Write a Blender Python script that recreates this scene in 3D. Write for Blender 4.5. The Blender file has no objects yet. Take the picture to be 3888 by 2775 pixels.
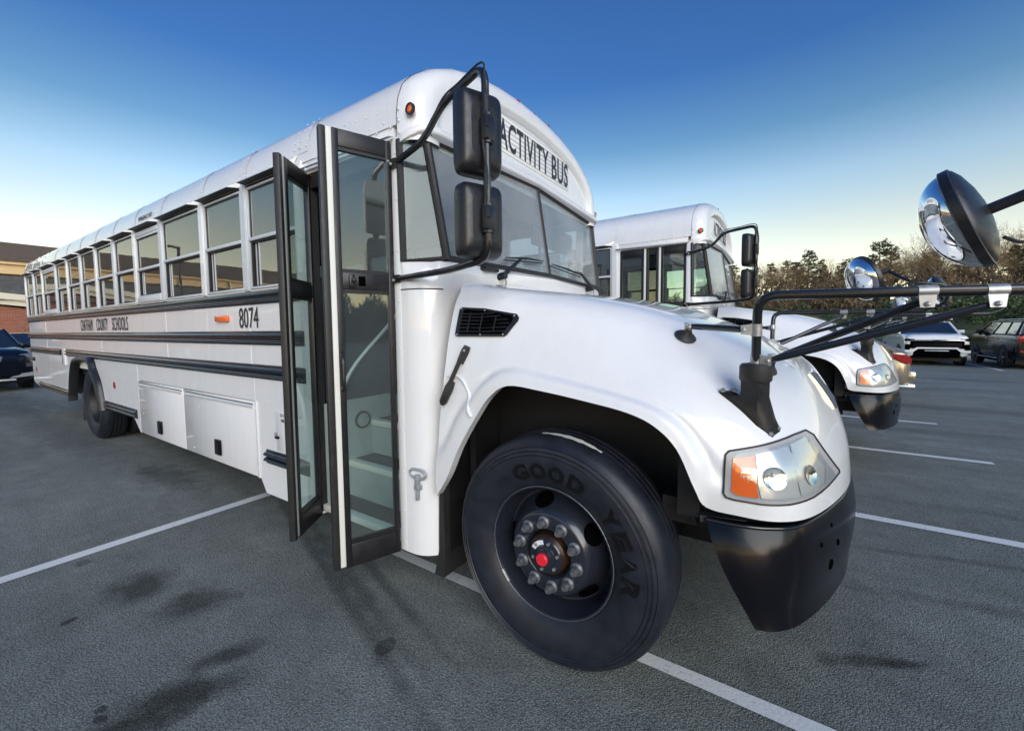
import bpy, bmesh, math, random
from math import sin, cos, pi, radians, atan2, hypot
from mathutils import Vector, Matrix
from mathutils.bvhtree import BVHTree
random.seed(7)
SC = bpy.context.scene
COL = SC.collection

# ------------------------------------------------------------------ camera, sky, sun, exposure
cam_d = bpy.data.cameras.new('camera')
cam = bpy.data.objects.new('camera', cam_d); COL.objects.link(cam); SC.camera = cam
YAW, PIT, ROL = 0.58614, -0.06525, -0.00885
cam_d.sensor_fit = 'HORIZONTAL'; cam_d.sensor_width = 36.0
cam_d.lens = 1575.86 / 3888 * 36.0
cam_d.shift_x = (1944 - 1936.97) / 3888
cam_d.shift_y = -(1387.5 - 1351.17) / 3888
cam_d.clip_start = 0.05; cam_d.clip_end = 2000
fwd = Vector((-sin(YAW) * cos(PIT), cos(YAW) * cos(PIT), sin(PIT)))
rgt = Vector((cos(YAW), sin(YAW), 0)); upv = rgt.cross(fwd)
r2 = rgt * cos(ROL) + upv * sin(ROL); u2 = -rgt * sin(ROL) + upv * cos(ROL)
M = Matrix((r2, u2, -fwd)).transposed().to_4x4()
M.translation = Vector((0.855, -1.558, 1.526))
cam.matrix_world = M

SUN_DIR = Vector((0.76, -0.65, 0)).normalized()
SUN_EL = radians(25.0)
world = bpy.data.worlds.new('World'); SC.world = world; world.use_nodes = True
wn = world.node_tree.nodes; wl = world.node_tree.links
bg = wn['Background']
sky = wn.new('ShaderNodeTexSky'); sky.sky_type = 'NISHITA'; sky.sun_disc = False
sky.sun_elevation = SUN_EL
sky.sun_rotation = atan2(SUN_DIR.x, SUN_DIR.y)
sky.air_density = 1.0; sky.dust_density = 0.3; sky.ozone_density = 1.6
# clear evening air: the blue deepens evenly with height all round
tcw = wn.new('ShaderNodeTexCoord'); spw = wn.new('ShaderNodeSeparateXYZ'); wl.new(tcw.outputs['Generated'], spw.inputs[0])
rw = wn.new('ShaderNodeValToRGB'); el = rw.color_ramp.elements
for pos, c in ((0.0, (.80, .56, .36)), (.12, (.78, .56, .38)), (.19, (.72, .54, .38)), (.28, (.54, .52, .45)), (.37, (.25, .35, .37)), (.48, (.12, .235, .37)), (1.0, (.10, .22, .40))):
    e = el[0] if pos == 0 else el[-1] if pos == 1.0 else el.new(pos); e.position = pos; e.color = (*c, 1)
wl.new(spw.outputs[2], rw.inputs[0])
mw = wn.new('ShaderNodeMix'); mw.data_type = 'RGBA'; mw.blend_type = 'MULTIPLY'; mw.inputs[0].default_value = 1
wl.new(sky.outputs[0], mw.inputs[6]); wl.new(rw.outputs[0], mw.inputs[7]); wl.new(mw.outputs[2], bg.inputs[0])
bg.inputs[1].default_value = 0.09
sd = bpy.data.lights.new('sun', 'SUN'); sun = bpy.data.objects.new('sun', sd); COL.objects.link(sun)
sd.energy = 0.6; sd.angle = radians(50); sd.color = (1.0, 0.98, 0.94)
sv = Vector((SUN_DIR.x * cos(SUN_EL), SUN_DIR.y * cos(SUN_EL), sin(SUN_EL)))
sun.rotation_euler = sv.to_track_quat('Z', 'Y').to_euler()
SC.view_settings.view_transform = 'Standard'; SC.view_settings.look = 'None'
SC.view_settings.gamma = 1.0; SC.view_settings.use_curve_mapping = False
SC.view_settings.exposure = 2.15
SC.cycles.transparent_max_bounces = 24
SC.cycles.max_bounces = 10

# ------------------------------------------------------------------ materials
def newmat(name):
    m = bpy.data.materials.new(name); m.use_nodes = True
    return m, m.node_tree.nodes, m.node_tree.links, m.node_tree.nodes['Principled BSDF']

def mat(name, col, rough=0.5, metal=0.0, coat=0.0, var=0.0, scale=8.0, bump=0.0, bscale=60.0, spec=0.5, alpha=1.0):
    m, n, l, b = newmat(name)
    b.inputs['Base Color'].default_value = (*col, 1); b.inputs['Roughness'].default_value = rough
    b.inputs['Metallic'].default_value = metal; b.inputs['Coat Weight'].default_value = coat
    b.inputs['Coat Roughness'].default_value = 0.06; b.inputs['Specular IOR Level'].default_value = spec
    tc = n.new('ShaderNodeTexCoord')
    if var:
        t = n.new('ShaderNodeTexNoise'); t.inputs['Scale'].default_value = scale; t.inputs['Detail'].default_value = 6
        l.new(tc.outputs['Object'], t.inputs['Vector'])
        r = n.new('ShaderNodeMapRange'); r.inputs[1].default_value = 0.3; r.inputs[2].default_value = 0.7
        r.inputs[3].default_value = 1 - var; r.inputs[4].default_value = 1 + var
        l.new(t.outputs[0], r.inputs[0])
        x = n.new('ShaderNodeMix'); x.data_type = 'RGBA'; x.blend_type = 'MULTIPLY'; x.inputs[0].default_value = 1
        x.inputs[6].default_value = (*col, 1); l.new(r.outputs[0], x.inputs[7]); l.new(x.outputs[2], b.inputs['Base Color'])
        r2_ = n.new('ShaderNodeMapRange'); r2_.inputs[1].default_value = 0.3; r2_.inputs[2].default_value = 0.7
        r2_.inputs[3].default_value = max(0.02, rough - 0.06); r2_.inputs[4].default_value = min(1, rough + 0.08)
        l.new(t.outputs[0], r2_.inputs[0]); l.new(r2_.outputs[0], b.inputs['Roughness'])
    if bump:
        t2 = n.new('ShaderNodeTexNoise'); t2.inputs['Scale'].default_value = bscale; t2.inputs['Detail'].default_value = 4
        l.new(tc.outputs['Object'], t2.inputs['Vector'])
        bp = n.new('ShaderNodeBump'); bp.inputs['Strength'].default_value = bump; bp.inputs['Distance'].default_value = 0.01
        l.new(t2.outputs[0], bp.inputs['Height']); l.new(bp.outputs[0], b.inputs['Normal'])
    return m

def paint_mat(name, col, streak=0.06, wave=0.05):
    """white bus paint: clear gloss, faint vertical dirt streaks and slightly wavy sheet metal"""
    m, n, l, b = newmat(name)
    tc = n.new('ShaderNodeTexCoord')
    mp = n.new('ShaderNodeMapping'); mp.inputs['Scale'].default_value = (9, 9, 0.7); l.new(tc.outputs['Object'], mp.inputs[0])
    t = n.new('ShaderNodeTexNoise'); t.inputs['Scale'].default_value = 2.0; t.inputs['Detail'].default_value = 7; t.inputs['Roughness'].default_value = 0.65
    l.new(mp.outputs[0], t.inputs['Vector'])
    r = n.new('ShaderNodeMapRange'); r.inputs[1].default_value = 0.35; r.inputs[2].default_value = 0.75; r.inputs[3].default_value = 1; r.inputs[4].default_value = 1 - streak
    l.new(t.outputs[0], r.inputs[0])
    x = n.new('ShaderNodeMix'); x.data_type = 'RGBA'; x.blend_type = 'MULTIPLY'; x.inputs[0].default_value = 1
    x.inputs[6].default_value = (*col, 1); l.new(r.outputs[0], x.inputs[7]); l.new(x.outputs[2], b.inputs['Base Color'])
    b.inputs['Roughness'].default_value = 0.4
    b.inputs['Coat Weight'].default_value = 1.0; b.inputs['Coat Roughness'].default_value = 0.04
    t2 = n.new('ShaderNodeTexNoise'); t2.inputs['Scale'].default_value = 3.0; t2.inputs['Detail'].default_value = 1.5
    l.new(tc.outputs['Object'], t2.inputs['Vector'])
    bp = n.new('ShaderNodeBump'); bp.inputs['Strength'].default_value = wave; bp.inputs['Distance'].default_value = 0.05
    l.new(t2.outputs[0], bp.inputs['Height'])
    l.new(bp.outputs[0], b.inputs['Normal']); l.new(bp.outputs[0], b.inputs['Coat Normal'])
    return m

def glass_mat(name, tint, ior=1.5, rough=0.0, wave=0.0, light_veil=0.0, gcol=(0.95, 0.97, 0.97)):
    m, n, l, b = newmat(name); n.remove(b)
    out = n['Material Output']
    tr = n.new('ShaderNodeBsdfTransparent'); tr.inputs[0].default_value = (*tint, 1)
    gl = n.new('ShaderNodeBsdfGlossy'); gl.inputs['Roughness'].default_value = rough; gl.inputs[0].default_value = (*gcol, 1)
    fr = n.new('ShaderNodeFresnel'); ge = n.new('ShaderNodeNewGeometry'); mi = n.new('ShaderNodeMapRange')
    mi.inputs[3].default_value = ior; mi.inputs[4].default_value = 1 / ior     # same reflectance from inside as from outside
    l.new(ge.outputs['Backfacing'], mi.inputs[0]); l.new(mi.outputs[0], fr.inputs[0])
    mx = n.new('ShaderNodeMixShader'); l.new(fr.outputs[0], mx.inputs[0]); l.new(tr.outputs[0], mx.inputs[1]); l.new(gl.outputs[0], mx.inputs[2])
    if light_veil:      # pale diffuse film, paints extra brightness into the glass
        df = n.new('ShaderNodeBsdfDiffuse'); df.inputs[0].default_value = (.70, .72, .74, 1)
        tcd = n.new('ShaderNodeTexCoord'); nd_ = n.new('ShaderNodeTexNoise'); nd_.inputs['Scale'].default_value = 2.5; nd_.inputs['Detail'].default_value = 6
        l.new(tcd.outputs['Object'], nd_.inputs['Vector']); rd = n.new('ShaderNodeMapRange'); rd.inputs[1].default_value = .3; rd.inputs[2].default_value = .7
        rd.inputs[3].default_value = light_veil * .7; rd.inputs[4].default_value = light_veil * 1.3; l.new(nd_.outputs[0], rd.inputs[0])
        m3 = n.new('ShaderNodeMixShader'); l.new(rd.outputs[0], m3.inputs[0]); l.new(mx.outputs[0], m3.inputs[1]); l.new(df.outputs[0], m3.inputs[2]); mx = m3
    l.new(mx.outputs[0], out.inputs[0])
    if wave:
        tc = n.new('ShaderNodeTexCoord'); t2 = n.new('ShaderNodeTexNoise'); t2.inputs['Scale'].default_value = 4.0; t2.inputs['Detail'].default_value = 1
        l.new(tc.outputs['Object'], t2.inputs['Vector'])
        bp = n.new('ShaderNodeBump'); bp.inputs['Strength'].default_value = wave; bp.inputs['Distance'].default_value = 0.01
        l.new(t2.outputs[0], bp.inputs['Height']); l.new(bp.outputs[0], gl.inputs['Normal'])
    return m

def emit_free_stripes(name):
    """reflective sheeting of the destination sign: white with faint grey bars"""
    m, n, l, b = newmat(name)
    tc = n.new('ShaderNodeTexCoord'); sp = n.new('ShaderNodeSeparateXYZ'); l.new(tc.outputs['Object'], sp.inputs[0])
    mu = n.new('ShaderNodeMath'); mu.operation = 'MULTIPLY'; mu.inputs[1].default_value = 32.0; l.new(sp.outputs[2], mu.inputs[0])
    fr = n.new('ShaderNodeMath'); fr.operation = 'FRACT'; l.new(mu.outputs[0], fr.inputs[0])
    gt = n.new('ShaderNodeMath'); gt.operation = 'GREATER_THAN'; gt.inputs[1].default_value = 0.5; l.new(fr.outputs[0], gt.inputs[0])
    x = n.new('ShaderNodeMix'); x.data_type = 'RGBA'; x.inputs[6].default_value = (0.80, 0.80, 0.78, 1); x.inputs[7].default_value = (0.52, 0.54, 0.55, 1)
    l.new(gt.outputs[0], x.inputs[0]); l.new(x.outputs[2], b.inputs['Base Color']); b.inputs['Roughness'].default_value = 0.35
    return m

def asphalt_mat():
    m, n, l, b = newmat('asphalt')
    tc = n.new('ShaderNodeTexCoord'); P = tc.outputs['Object']
    def noise(sc, det, rough=0.5, vec=P):
        t = n.new('ShaderNodeTexNoise'); t.inputs['Scale'].default_value = sc; t.inputs['Detail'].default_value = det; t.inputs['Roughness'].default_value = rough
        l.new(vec, t.inputs['Vector']); return t
    def mr(src, a, b_, c, d):
        r = n.new('ShaderNodeMapRange'); r.inputs[1].default_value = a; r.inputs[2].default_value = b_; r.inputs[3].default_value = c; r.inputs[4].default_value = d
        l.new(src, r.inputs[0]); return r.outputs[0]
    def mul(a, b_):
        x = n.new('ShaderNodeMath'); x.operation = 'MULTIPLY'; l.new(a, x.inputs[0]); l.new(b_, x.inputs[1]); return x.outputs[0]
    grain = noise(115, 5, 0.75); big = noise(0.55, 5, 0.6); mid = noise(5, 4, 0.6)
    # long worn streaks along the driving lane (bus direction)
    mp = n.new('ShaderNodeMapping'); mp.inputs['Scale'].default_value = (0.35, 3.0, 1); l.new(P, mp.inputs[0])
    stre = noise(1.0, 5, 0.6, mp.outputs[0])
    v = mul(mr(grain.outputs[0], 0.34, 0.68, 0.42, 1.65), mr(big.outputs[0], 0.3, 0.7, 0.82, 1.15))
    v = mul(v, mr(mid.outputs[0], 0.3, 0.7, 0.86, 1.12)); v = mul(v, mr(stre.outputs[0], 0.35, 0.7, 1.08, 0.84))
    vo = n.new('ShaderNodeTexVoronoi'); vo.inputs['Scale'].default_value = 140; l.new(P, vo.inputs['Vector'])
    v = mul(v, mr(vo.outputs['Distance'], 0.15, 0.75, 1.25, 0.62))
    # oil stains and damp patches: (x, y, rx, ry, angle, darkness)
    wob = noise(7.0, 4, 0.6)
    for (sx, sy, rx, ry, an, dk) in [(-2.33, -0.80, .15, .13, 0.2, .36), (-1.89, -0.67, .15, .12, 0.6, .36), (-1.22, -0.95, .20, .08, 1.0, .30), (-1.29, -0.74, .12, .05, 1.1, .36), (-1.20, -1.10, .16, .08, 1.2, .36),
                                     (-1.36, -1.17, .030, .018, .3, .32), (-1.42, -1.16, .022, .016, .3, .4), (-2.27, -1.11, .022, .030, .3, .35), (1.22, .84, .17, .035, .5, .45), (1.33, .89, .12, .02, .6, .5),
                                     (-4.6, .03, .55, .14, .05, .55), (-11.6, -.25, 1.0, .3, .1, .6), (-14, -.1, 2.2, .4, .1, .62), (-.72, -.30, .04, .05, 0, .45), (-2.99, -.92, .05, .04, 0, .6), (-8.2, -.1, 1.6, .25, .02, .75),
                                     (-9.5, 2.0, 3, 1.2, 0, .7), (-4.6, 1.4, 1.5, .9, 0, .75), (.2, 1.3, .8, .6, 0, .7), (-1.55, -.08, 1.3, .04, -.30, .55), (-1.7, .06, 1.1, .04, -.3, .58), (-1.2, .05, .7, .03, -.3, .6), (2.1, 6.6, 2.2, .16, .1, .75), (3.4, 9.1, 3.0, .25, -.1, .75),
                                     (2.4, 1.75, 1.3, .05, .2, .72), (2.2, 2.3, 1.0, .03, .25, .7), (3.4, 3.4, 1.6, .06, .1, .75), (2.6, 12., 2.5, .3, .2, .75), (4.6, 15., 2.6, .35, -.2, .78)]:
        mpn = n.new('ShaderNodeMapping'); mpn.vector_type = 'TEXTURE'
        mpn.inputs['Location'].default_value = (sx, sy, 0); mpn.inputs['Rotation'].default_value = (0, 0, an); mpn.inputs['Scale'].default_value = (rx * 1.5, ry * 1.5, 50)
        l.new(P, mpn.inputs[0])
        ln = n.new('ShaderNodeVectorMath'); ln.operation = 'LENGTH'; l.new(mpn.outputs[0], ln.inputs[0])
        ad = n.new('ShaderNodeMath'); ad.operation = 'ADD'; l.new(ln.outputs['Value'], ad.inputs[0])
        l.new(mr(wob.outputs[0], 0.25, 0.75, -0.35, 0.35), ad.inputs[1])
        v = mul(v, mr(ad.outputs[0], 0.35 if rx > .05 else .6, 1.05 if rx > .05 else .8, dk, 1.0))
    cr = n.new('ShaderNodeMix'); cr.data_type = 'RGBA'; cr.blend_type = 'MULTIPLY'; cr.inputs[0].default_value = 1
    cr.inputs[6].default_value = (0.205, 0.222, 0.205, 1); l.new(v, cr.inputs[7])
    # rare pale stone chips
    vs = n.new('ShaderNodeTexVoronoi'); vs.inputs['Scale'].default_value = 9.0; l.new(P, vs.inputs['Vector'])
    lt = n.new('ShaderNodeMath'); lt.operation = 'LESS_THAN'; lt.inputs[1].default_value = 0.035; l.new(vs.outputs['Distance'], lt.inputs[0])
    sc2 = n.new('ShaderNodeSeparateColor'); l.new(vs.outputs['Color'], sc2.inputs[0])
    gt = n.new('ShaderNodeMath'); gt.operation = 'GREATER_THAN'; gt.inputs[1].default_value = 0.9; l.new(sc2.outputs[0], gt.inputs[0])
    x2 = n.new('ShaderNodeMix'); x2.data_type = 'RGBA'; l.new(mul(lt.outputs[0], gt.outputs[0]), x2.inputs[0]); l.new(cr.outputs[2], x2.inputs[6]); x2.inputs[7].default_value = (0.5, 0.5, 0.48, 1)
    l.new(x2.outputs[2], b.inputs['Base Color']); b.inputs['Roughness'].default_value = 0.82; b.inputs['Specular IOR Level'].default_value = 0.35
    bp = n.new('ShaderNodeBump'); bp.inputs['Strength'].default_value = 0.75; bp.inputs['Distance'].default_value = 0.006
    l.new(vo.outputs['Distance'], bp.inputs['Height'])
    bp2 = n.new('ShaderNodeBump'); bp2.inputs['Strength'].default_value = 0.6; bp2.inputs['Distance'].default_value = 0.008
    l.new(grain.outputs[0], bp2.inputs['Height']); l.new(bp.outputs[0], bp2.inputs['Normal']); l.new(bp2.outputs[0], b.inputs['Normal'])
    return m

def line_mat():
    m, n, l, b = newmat('road_paint')
    tc = n.new('ShaderNodeTexCoord')
    t = n.new('ShaderNodeTexNoise'); t.inputs['Scale'].default_value = 60; t.inputs['Detail'].default_value = 6; t.inputs['Roughness'].default_value = .7; l.new(tc.outputs['Object'], t.inputs['Vector'])
    t3 = n.new('ShaderNodeTexNoise'); t3.inputs['Scale'].default_value = 3; t3.inputs['Detail'].default_value = 4; l.new(tc.outputs['Object'], t3.inputs['Vector'])
    ad = n.new('ShaderNodeMath'); ad.operation = 'ADD'; l.new(t.outputs[0], ad.inputs[0])
    m2 = n.new('ShaderNodeMath'); m2.operation = 'MULTIPLY'; m2.inputs[1].default_value = 0.5; l.new(t3.outputs[0], m2.inputs[0]); l.new(m2.outputs[0], ad.inputs[1])
    r = n.new('ShaderNodeValToRGB'); r.color_ramp.elements[0].position = 0.53; r.color_ramp.elements[0].color = (.16, .165, .17, 1)
    r.color_ramp.elements[1].position = 0.66; r.color_ramp.elements[1].color = (.66, .67, .66, 1)
    l.new(ad.outputs[0], r.inputs[0]); l.new(r.outputs[0], b.inputs['Base Color']); b.inputs['Roughness'].default_value = 0.7
    bp = n.new('ShaderNodeBump'); bp.inputs['Strength'].default_value = 0.5; bp.inputs['Distance'].default_value = 0.004
    l.new(t.outputs[0], bp.inputs['Height']); l.new(bp.outputs[0], b.inputs['Normal'])
    return m

def brick_mat():
    m, n, l, b = newmat('brick_wall')
    tc = n.new('ShaderNodeTexCoord'); mp = n.new('ShaderNodeMapping'); mp.inputs['Rotation'].default_value = (0, radians(90), 0)
    sp = n.new('ShaderNodeSeparateXYZ'); cb = n.new('ShaderNodeCombineXYZ'); l.new(tc.outputs['Object'], sp.inputs[0])
    l.new(sp.outputs[1], cb.inputs[0]); l.new(sp.outputs[2], cb.inputs[1])
    t = n.new('ShaderNodeTexBrick'); t.inputs['Scale'].default_value = 3.0; t.inputs['Color1'].default_value = (.32, .10, .055, 1); t.inputs['Color2'].default_value = (.23, .075, .045, 1)
    t.inputs['Mortar'].default_value = (.38, .26, .2, 1); t.inputs['Mortar Size'].default_value = 0.02; t.inputs['Brick Width'].default_value = 0.72; t.inputs['Row Height'].default_value = 0.26
    l.new(cb.outputs[0], t.inputs['Vector']); l.new(t.outputs[0], b.inputs['Base Color']); b.inputs['Roughness'].default_value = 0.9
    return m

MATS = {}
def mk():
    W = MATS
    W['white'] = paint_mat('bus_white_paint', (0.80, 0.805, 0.81))
    W['hoodw'] = paint_mat('hood_white_paint', (0.80, 0.805, 0.81), 0.045, 0.02)
    W['black'] = mat('black_gloss_paint', (0.004, 0.004, 0.006), 0.22, coat=0.1, spec=0.25)
    W['doorframe'] = mat('door_frame_black', (0.013, 0.012, 0.014), 0.38, var=0.1, scale=20)
    W['rail'] = mat('black_rub_rail', (0.006, 0.006, 0.008), 0.13, coat=0.5)
    W['rubber'] = mat('black_rubber', (0.022, 0.021, 0.021), 0.5, var=0.2, scale=30)
    W['tyre'] = mat('tyre_rubber', (0.012, 0.015, 0.023), 0.42, var=0.25, scale=14, bump=0.15, bscale=220)
    W['tyretxt'] = mat('tyre_letter_rubber', (0.003, 0.003, 0.004), 0.35)
    W['rim'] = mat('black_rim_enamel', (0.016, 0.019, 0.028), 0.26, coat=0.5)
    W['hole'] = mat('dark_void', (0.002, 0.002, 0.002), 0.9, spec=0.0)
    W['plastic'] = mat('black_grained_plastic', (0.014, 0.014, 0.016), 0.33, var=0.15, scale=40, bump=0.1, bscale=400)
    W['tube'] = mat('black_powder_coat', (0.012, 0.012, 0.013), 0.25, coat=0.3)
    W['alu'] = mat('window_aluminium', (0.62, 0.65, 0.68), 0.42, 0.25)
    W['steel'] = mat('galvanised_steel', (0.42, 0.43, 0.43), 0.42, 0.7, var=0.15, scale=60)
    W['chrome'] = mat('chrome', (0.85, 0.86, 0.87), 0.05, 1.0)
    W['mirror'] = mat('mirror_glass', (0.9, 0.91, 0.92), 0.01, 1.0)
    W['nut'] = mat('lug_nut_grey', (0.18, 0.19, 0.21), 0.45, 0.6, var=0.3, scale=90)
    W['hub_brown'] = mat('brown_hub', (0.035, 0.016, 0.008), 0.4, 0.4, var=0.5, scale=30)  # mottled brown for the hub flange
    W['red'] = mat('red_cap', (0.75, 0.02, 0.04), 0.35)
    W['redlens'] = mat('red_lens', (0.35, 0.01, 0.01), 0.12, coat=1)
    W['amber'] = mat('amber_lens', (0.85, 0.14, 0.01), 0.12, coat=1)
    W['lampface'] = mat('lamp_reflector', (0.80, 0.80, 0.77), 0.22, 0.55)
    W['bezel'] = mat('headlight_bezel_grey', (0.36, 0.36, 0.37), 0.35)
    W['letter'] = mat('letter_black', (0.03, 0.03, 0.035), 0.5)
    W['sign'] = emit_free_stripes('sign_sheeting')
    W['winglass'] = glass_mat('tinted_side_glass', (0.42, 0.44, 0.42), 3.1, wave=0.05, light_veil=.03, gcol=(1.0, .97, .88))
    W['doorglass'] = glass_mat('door_glass', (0.80, 0.89, 0.86), 1.8, light_veil=.03)
    W['wsglass'] = glass_mat('windshield_glass', (0.86, 0.91, 0.91), 1.5, light_veil=.20)
    W['qglass'] = glass_mat('quarter_glass', (0.60, 0.70, 0.70), 1.5, light_veil=.06)
    W['lens'] = glass_mat('clear_lens', (0.95, 0.96, 0.96), 1.35)
    W['liner'] = mat('interior_white', (0.62, 0.63, 0.62), 0.5)
    W['floor'] = mat('interior_rubber_floor', (0.035, 0.036, 0.037), 0.6, var=0.2)
    W['seat'] = mat('seat_vinyl', (0.028, 0.040, 0.050), 0.55, var=0.1)
    W['well'] = mat('step_well_grey', (0.32, 0.36, 0.36), 0.4, var=0.1)
    W['nose'] = mat('step_nosing', (0.74, 0.74, 0.68), 0.5)
    W['chassis'] = mat('chassis_black', (0.008, 0.008, 0.009), 0.55, var=0.3)
    W['asphalt'] = asphalt_mat(); W['line'] = line_mat(); W['brick'] = brick_mat()
    W['shingle'] = mat('roof_shingles', (0.15, 0.10, 0.055), 0.9, var=0.25, scale=3, bump=0.3, bscale=20)
    W['shingle2'] = mat('grey_shingles', (0.10, 0.10, 0.092), 0.9, var=0.25, scale=3, bump=0.3, bscale=20)
    W['tan'] = mat('tan_fascia', (0.70, 0.50, 0.26), 0.6, var=0.08, scale=2)
    W['trimw'] = mat('cream_trim', (0.72, 0.67, 0.54), 0.6, var=0.05, scale=2)
    W['bark'] = mat('bark', (0.10, 0.075, 0.055), 0.9, var=0.3, scale=6)
    W['twig'] = mat('bare_twigs', (0.20, 0.135, 0.07), 0.9, var=0.35, scale=1.5)
    W['needle'] = mat('pine_needles', (0.055, 0.070, 0.026), 0.8, var=0.45, scale=0.8)
    W['leaf'] = mat('shrub_leaves', (0.050, 0.085, 0.026), 0.7, var=0.5, scale=1.2)
    W['scrub'] = mat('dry_brush', (0.13, 0.095, 0.055), 0.9, var=0.45, scale=0.6)
    W['grass'] = mat('rough_grass', (0.060, 0.075, 0.025), 0.9, var=0.4, scale=1.5, bump=0.5, bscale=12)
    W['navy'] = mat('navy_car_paint', (0.004, 0.006, 0.012), 0.18, coat=0.4, spec=0.35)
    W['gold'] = mat('champagne_car_paint', (0.34, 0.29, 0.21), 0.22, 0.6, coat=1)
    W['carw'] = mat('white_car_paint', (0.78, 0.79, 0.80), 0.2, coat=1)
    W['carb'] = mat('black_car_paint', (0.006, 0.007, 0.007), 0.16, coat=0.4, spec=0.35)
    W['silver'] = mat('silver_car_paint', (0.45, 0.46, 0.47), 0.22, 0.7, coat=1)
    W['carglass'] = mat('car_window_glass', (0.012, 0.015, 0.017), 0.03, coat=1, spec=1.0)
    W['alloy'] = mat('alloy_wheel', (0.16, 0.165, 0.17), 0.3, 0.8)
    W['polegrey'] = mat('pole_bronze', (0.05, 0.045, 0.04), 0.4, 0.5)
    W['blue'] = mat('fuel_label_blue', (0.02, 0.03, 0.18), 0.3)
    W['seal'] = mat('grey_latch', (0.40, 0.42, 0.44), 0.4, 0.4)
mk()

# ------------------------------------------------------------------ mesh builder
class MB:
    def __init__(s): s.v = []; s.f = []; s.m = []; s.cm = 0
    def add(s, vs, fs):
        o = len(s.v); s.v += [tuple(p) for p in vs]
        for f in fs: s.f.append(tuple(o + i for i in f)); s.m.append(s.cm)
    def box(s, x0, x1, y0, y1, z0, z1):
        s.add([(x0, y0, z0), (x1, y0, z0), (x1, y1, z0), (x0, y1, z0), (x0, y0, z1), (x1, y0, z1), (x1, y1, z1), (x0, y1, z1)],
              [(0, 3, 2, 1), (4, 5, 6, 7), (0, 1, 5, 4), (1, 2, 6, 5), (2, 3, 7, 6), (3, 0, 4, 7)]); return s
    def bbox(s, x0, x1, y0, y1, z0, z1, b=0.005):
        """box with chamfered edges"""
        bm = bmesh.new()
        vs = [bm.verts.new(p) for p in [(x0, y0, z0), (x1, y0, z0), (x1, y1, z0), (x0, y1, z0), (x0, y0, z1), (x1, y0, z1), (x1, y1, z1), (x0, y1, z1)]]
        for f in [(0, 3, 2, 1), (4, 5, 6, 7), (0, 1, 5, 4), (1, 2, 6, 5), (2, 3, 7, 6), (3, 0, 4, 7)]: bm.faces.new([vs[i] for i in f])
        bmesh.ops.bevel(bm, geom=bm.edges[:], offset=b, segments=2, affect='EDGES', profile=0.5)
        s.bm(bm); return s
    def bm(s, bm, mtx=None):
        bm.verts.ensure_lookup_table()
        for i, v in enumerate(bm.verts): v.index = i
        s.add([(mtx @ v.co) if mtx else v.co for v in bm.verts], [[v.index for v in f.verts] for f in bm.faces]); bm.free()
    def prism(s, pts, a, b, axis=1):
        """polygon of 2-D points swept between a and b along axis (0:x, 1:y, 2:z)"""
        n = len(pts)
        def P(p, t): return (t, p[0], p[1]) if axis == 0 else (p[0], t, p[1]) if axis == 1 else (p[0], p[1], t)
        vs = [P(p, a) for p in pts] + [P(p, b) for p in pts]
        s.add(vs, [tuple(range(n)), tuple(range(2 * n - 1, n - 1, -1))] + [(i, i + n, (i + 1) % n + n, (i + 1) % n) for i in range(n)]); return s
    def tube(s, path, r, n=10, cap=True):
        path = [Vector(p) for p in path]; k = len(path)
        rs = r if isinstance(r, (list, tuple)) else [r] * k
        t = (path[1] - path[0]).normalized(); ref = Vector((0, 0, 1)) if abs(t.z) < 0.9 else Vector((1, 0, 0))
        u = t.cross(ref).normalized(); vs = []
        for i in range(k):
            t = (path[min(i + 1, k - 1)] - path[max(i - 1, 0)]).normalized()
            u = (u - t * u.dot(t)).normalized(); w = t.cross(u)
            for j in range(n):
                a = 2 * pi * j / n; vs.append(path[i] + (u * cos(a) + w * sin(a)) * rs[i])
        fs = [(i * n + j, i * n + (j + 1) % n, (i + 1) * n + (j + 1) % n, (i + 1) * n + j) for i in range(k - 1) for j in range(n)]
        if cap: fs += [tuple(range(n - 1, -1, -1)), tuple((k - 1) * n + j for j in range(n))]
        s.add(vs, fs); return s
    def cyl(s, p0, p1, r, n=16): return s.tube([p0, p1], r, n)
    def lathe(s, prof, c=(0, 0, 0), axis=(0, 1, 0), n=48, caps=(False, False)):
        """prof: list of (radius, along)"""
        A = Vector(axis).normalized(); ref = Vector((0, 0, 1)) if abs(A.z) < 0.9 else Vector((1, 0, 0))
        U = A.cross(ref).normalized(); V = A.cross(U); C0 = Vector(c); vs = []; k = len(prof)
        for (r, t) in prof:
            for j in range(n):
                a = 2 * pi * j / n; vs.append(C0 + A * t + (U * cos(a) + V * sin(a)) * r)
        fs = [(i * n + j, i * n + (j + 1) % n, (i + 1) * n + (j + 1) % n, (i + 1) * n + j) for i in range(k - 1) for j in range(n)]
        if caps[0]: fs.append(tuple(range(n - 1, -1, -1)))
        if caps[1]: fs.append(tuple((k - 1) * n + j for j in range(n)))
        s.add(vs, fs); return s
    def grid(s, rows, close=False):
        R = len(rows); Cn = len(rows[0]); vs = [p for r in rows for p in r]
        fs = [(i * Cn + j, i * Cn + j + 1, (i + 1) * Cn + j + 1, (i + 1) * Cn + j) for i in range(R - 1) for j in range(Cn - 1)]
        s.add(vs, fs); return s
    def sheet(s, quad, t):
        """planar polygon thickened by t along its normal"""
        q = [Vector(p) for p in quad]; nrm = (q[1] - q[0]).cross(q[2] - q[0]).normalized() * t; n = len(q)
        s.add(q + [p + nrm for p in q], [tuple(range(n - 1, -1, -1)), tuple(range(n, 2 * n))] + [(i, (i + 1) % n, (i + 1) % n + n, i + n) for i in range(n)]); return s
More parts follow.
